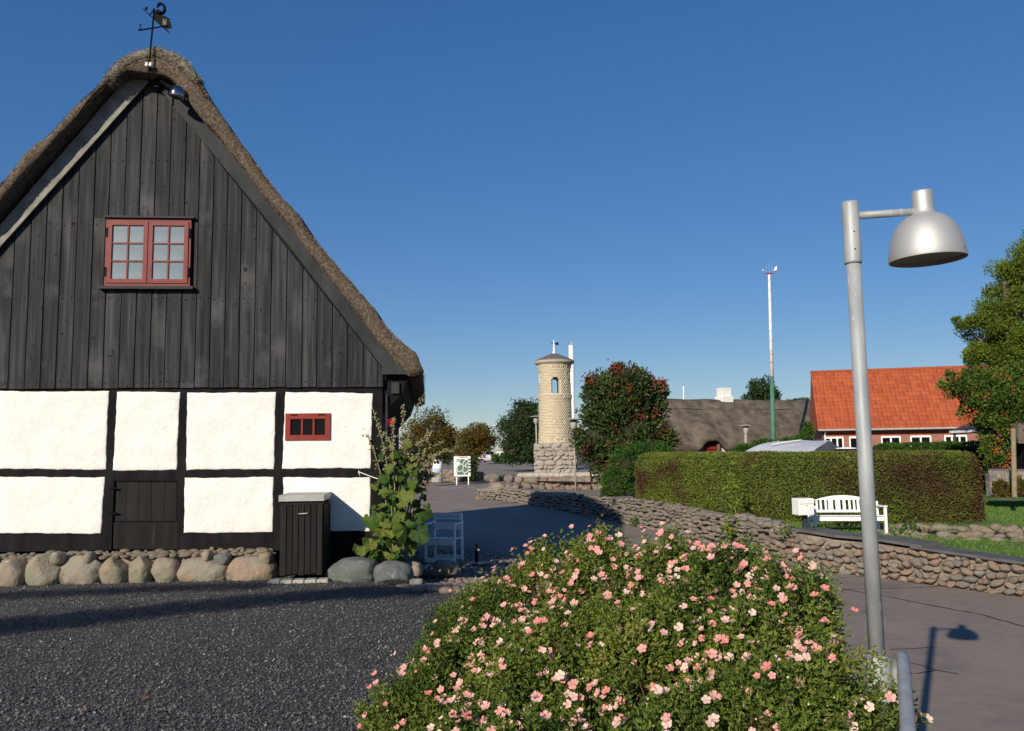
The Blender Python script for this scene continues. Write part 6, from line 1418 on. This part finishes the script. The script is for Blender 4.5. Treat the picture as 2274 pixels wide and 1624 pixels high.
for (cx_, cy_, tz_, rx, ry_) in MO:
    nq = int(900*(rx*ry_*2+tz_*(rx+ry_))); d3 = g.normal(size=(nq, 3)); d3[:, 2] = np.abs(d3[:, 2]); d3 /= np.linalg.norm(d3, axis=1)[:, None]
    sc3 = np.array([rx, ry_, tz_]); p3 = np.array([cx_, cy_, 0])+d3*sc3*(1-.10*g.uniform(size=(nq, 1))**1.5); n3_ = d3/sc3; n3_ /= np.linalg.norm(n3_, axis=1)[:, None]
    keep = np.ones(nq, bool)
    for (ax_, ay_, az_, arx, ary) in MO:
        if (ax_, ay_) == (cx_, cy_): continue
        keep &= ((p3[:, 0]-ax_)/arx)**2+((p3[:, 1]-ay_)/ary)**2+(p3[:, 2]/az_)**2 > .80
    PP.append(p3[keep]); NN.append(n3_[keep])
P = np.vstack(PP); nrm = np.vstack(NN)
vis = (P[:, 1] > 2.2) & (P[:, 2] > .06) & (((CAM-P)*nrm).sum(1) > -.35*np.linalg.norm(CAM-P, axis=1)); P, nrm = P[vis], nrm[vis]
lump = vnoise(P, 12, 5.0); lump2 = vnoise(P, 15, 2.6); P = P+nrm*(lump*.09+lump2*.09)[:, None]; nS = len(P)
dirs = nrm*.8+np.array([0, 0, .7])+g.normal(0, .33, (nS, 3)); dirs /= np.linalg.norm(dirs, axis=1)[:, None]
Ls = g.uniform(.09, .20, nS)*np.where(g.uniform(size=nS) > .88, 1.75, 1)
base = P-dirs*(Ls*.62)[:, None]
# leaflets
nn_ = 13; Pl, Dl, Rl = [], [], []
q = np.cross(dirs, g.normal(size=(nS, 3))); q /= np.linalg.norm(q, axis=1)[:, None]; q2 = np.cross(dirs, q)
shade_r = np.clip(.45+.28*vnoise(P, 5, 3.4)+g.normal(0, .18, nS), 0, .98)
for k in range(nn_):
    t_ = .25+.75*k/(nn_-1); ang = k*2.4+g.uniform(0, 6.28, nS)*0+g.uniform(-.3, .3, nS); rad_ = (q*np.cos(ang)[:, None]+q2*np.sin(ang)[:, None])
    node = base+dirs*(Ls*t_)[:, None]; pet = node+rad_*.012+dirs*.004
    for da in (-.7, 0, .7):
        side = np.cross(rad_, dirs); d_ = rad_*(.9*math.cos(da))+side*math.sin(da)+dirs*(.55+.3*t_); Pl.append(pet); Dl.append(d_); Rl.append(shade_r+g.normal(0, .08, nS)+.12*(t_-.6))
V, F, rn = leaves(np.vstack(Pl), np.vstack(Dl), .0245, .34, 10, .25, rnd=np.concatenate(Rl), fold=.3, curl=.12)
mk('foliage', (V, F), MT['lf_bush'], bush, rnd=rn, kind='stuff')
tw = []
idx = g.integers(0, nS, 1300)
V = []; F = []
for i in idx:
    p0 = base[i]; rt2 = np.array([p0[0]*.75+SC[0]*.25+g.normal(0, .1), p0[1]*.8+SC[1]*.2+g.normal(0, .1), max(0, p0[2]-.5)]); tw.append(tube([rt2, (rt2+p0)/2+g.normal(0, .03, 3), p0, p0+dirs[i]*Ls[i]*.8], [.006, .0045, .003, .0015], 4, False))
mk('twigs', join(tw), MT['twig'], bush, kind='stuff')
# dark heart of the shrub: dense inner leaf litter and twigs
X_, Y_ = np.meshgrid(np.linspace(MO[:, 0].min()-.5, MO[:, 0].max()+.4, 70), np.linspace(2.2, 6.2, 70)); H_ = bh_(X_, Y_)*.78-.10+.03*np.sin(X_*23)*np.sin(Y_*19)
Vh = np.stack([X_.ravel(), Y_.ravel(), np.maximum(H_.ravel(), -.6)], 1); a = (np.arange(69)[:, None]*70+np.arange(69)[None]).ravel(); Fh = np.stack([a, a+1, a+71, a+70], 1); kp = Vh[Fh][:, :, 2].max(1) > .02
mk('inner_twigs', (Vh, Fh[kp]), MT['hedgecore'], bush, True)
# flowers
def flower(seed, openk):
    g = np.random.default_rng(seed); V = []; F = []
    for k in range(5):
        a = k*2*math.pi/5+g.normal(0, .08); b_ = len(V); 
        up_ = openk*g.uniform(.8, 1.2)
        for (rr, aa_, zz_) in ((.05, 0, 0), (.42, -.60, .14), (.80, -.56, .36), (1.0, -.25, .46), (1.02, .22, .48), (.82, .55, .38), (.42, .60, .14)): V.append((rr*math.cos(a+aa_), rr*math.sin(a+aa_), zz_*up_+g.normal(0, .03)))
        F += [(b_, b_+1, b_+2), (b_, b_+2, b_+3), (b_, b_+3, b_+4), (b_, b_+4, b_+5), (b_, b_+5, b_+6)]
    nb_ = len(V); m0 = len(F)
    for k in range(7): V.append((.14*math.cos(k*.9), .14*math.sin(k*.9), .09))
    V.append((0, 0, .16)); F += [(nb_+k, nb_+(k+1) % 7, nb_+7) for k in range(7)]
    me = mesh('flower', V, F); me.materials.append(MT['petal']); me.materials.append(MT['stamen'])
    for i, p in enumerate(me.polygons): p.material_index = 1 if i >= m0 else 0
    return me
FM = [flower(1, .45), flower(2, .7), flower(3, .25), flower(4, 1.3), flower(5, .9)]
tips = P+dirs*(Ls*.42)[:, None]
vw = CAM-tips; vw /= np.linalg.norm(vw, axis=1)[:, None]; facing = (nrm*vw).sum(1)
cl = .45*vnoise(tips, 44, 3.2)+.8*g.normal(size=nS)
px_ = (tips-CAM) @ rgt/((tips-CAM) @ fwd)*FPX+1137; py_ = 812-(tips-CAM) @ upv/((tips-CAM) @ fwd)*FPX
cand = np.where((facing > .0) & (py_ < 1640) & (px_ > 780) & (tips[:, 2] > .2))[0]
order = cand[np.argsort(-cl[cand])]; chosen = []
for i in order:
    if len(chosen) >= 760: break
    if g.uniform() < .5: chosen.append(i)
T = []
for i in chosen:
    for r_ in range(1 if g.uniform() < .62 else 2):
        d_ = dirs[i]*.6+nrm[i]*.45+np.array([-.30, -.55, .25])+g.normal(0, .38, 3); d_ /= np.linalg.norm(d_); qv = np.cross(d_, [.3, .8, .5]); qv /= np.linalg.norm(qv); s_ = g.uniform(.0125, .0215)
        T.append((tips[i]+d_*.018+g.normal(0, .014, 3), np.array([qv, np.cross(d_, qv), d_]).T*s_, int(g.choice(5, p=[.32, .25, .18, .12, .13]))))
pieces(bush, 'flower', FM, T, 'more_flowers')
bush_rest = [o for o in bush.children if o.name.startswith('more_flowers')]
# pale buds
bi = g.choice(cand, 260); Vs, Fs, n_ = [], [], 0; V0, F0 = ICO[1]
for i in bi: Vs.append(V0*g.uniform(.003, .006)+tips[i]+g.normal(0, .012, 3)); Fs += [tuple(a+n_ for a in f) for f in F0]; n_ += len(V0)
mk('buds', (np.vstack(Vs), Fs), M('bud', [(.5, .42, .22), (.65, .6, .45)], .7, 3), bush, True, kind='stuff')

# unseen tree added behind the camera to the left; boughs shaped to shade gravel
bt0 = np.array([-15.2, -6.2, 0.0])
sht = thing('added_shade_tree', 'small spreading tree added out of view to the left to shade the gravel', 'tree', bt0)
def cast(u, v, hgt): 
    p = onz(u, v, 0.0); return p-sd*(hgt/-sd[2])
limbs = []; LP_ = []; g = np.random.default_rng(66)
top_ = bt0+[0.2, .1, 5.6]
limbs.append(tube([bt0, bt0+[.1, 0, 2.5], top_], [.22, .18, .12], 10))
for (pts, hgt, th_, nlf) in (([(-60, 1397), (250, 1368), (560, 1335), (800, 1316), (960, 1312)], 6.0, .21, 4300), ([(-60, 1325), (150, 1318), (330, 1308), (600, 1300)], 6.1, .13, 1200)):
    C_ = np.array([cast(u, v, hgt) for u, v in pts]); limbs.append(tube(np.vstack([[top_], C_]), np.linspace(.10, .02, len(C_)+1), 7))
    q = g.uniform(0, len(C_)-1.001, nlf); k0 = q.astype(int); f_ = (q-k0)[:, None]; c_ = C_[k0]*(1-f_)+C_[k0+1]*f_; LP_.append(c_+g.normal(size=(nlf, 3))*th_*np.array([1, 1, .55])*(1-.12*q[:, None]))
LP_.append(top_+g.normal(size=(2500, 3))*np.array([.7, .7, .35])+[-.6, -.4, -.3])
LPa = np.vstack(LP_); V, F, rn = leaves(LPa, g.normal(size=LPa.shape), .13, .6, 5, .5)
mk('trunk', join(limbs), MT['bark'], sht, True); mk('crown', (V, F), MT['lf_green'], sht, rnd=rn, kind='stuff')
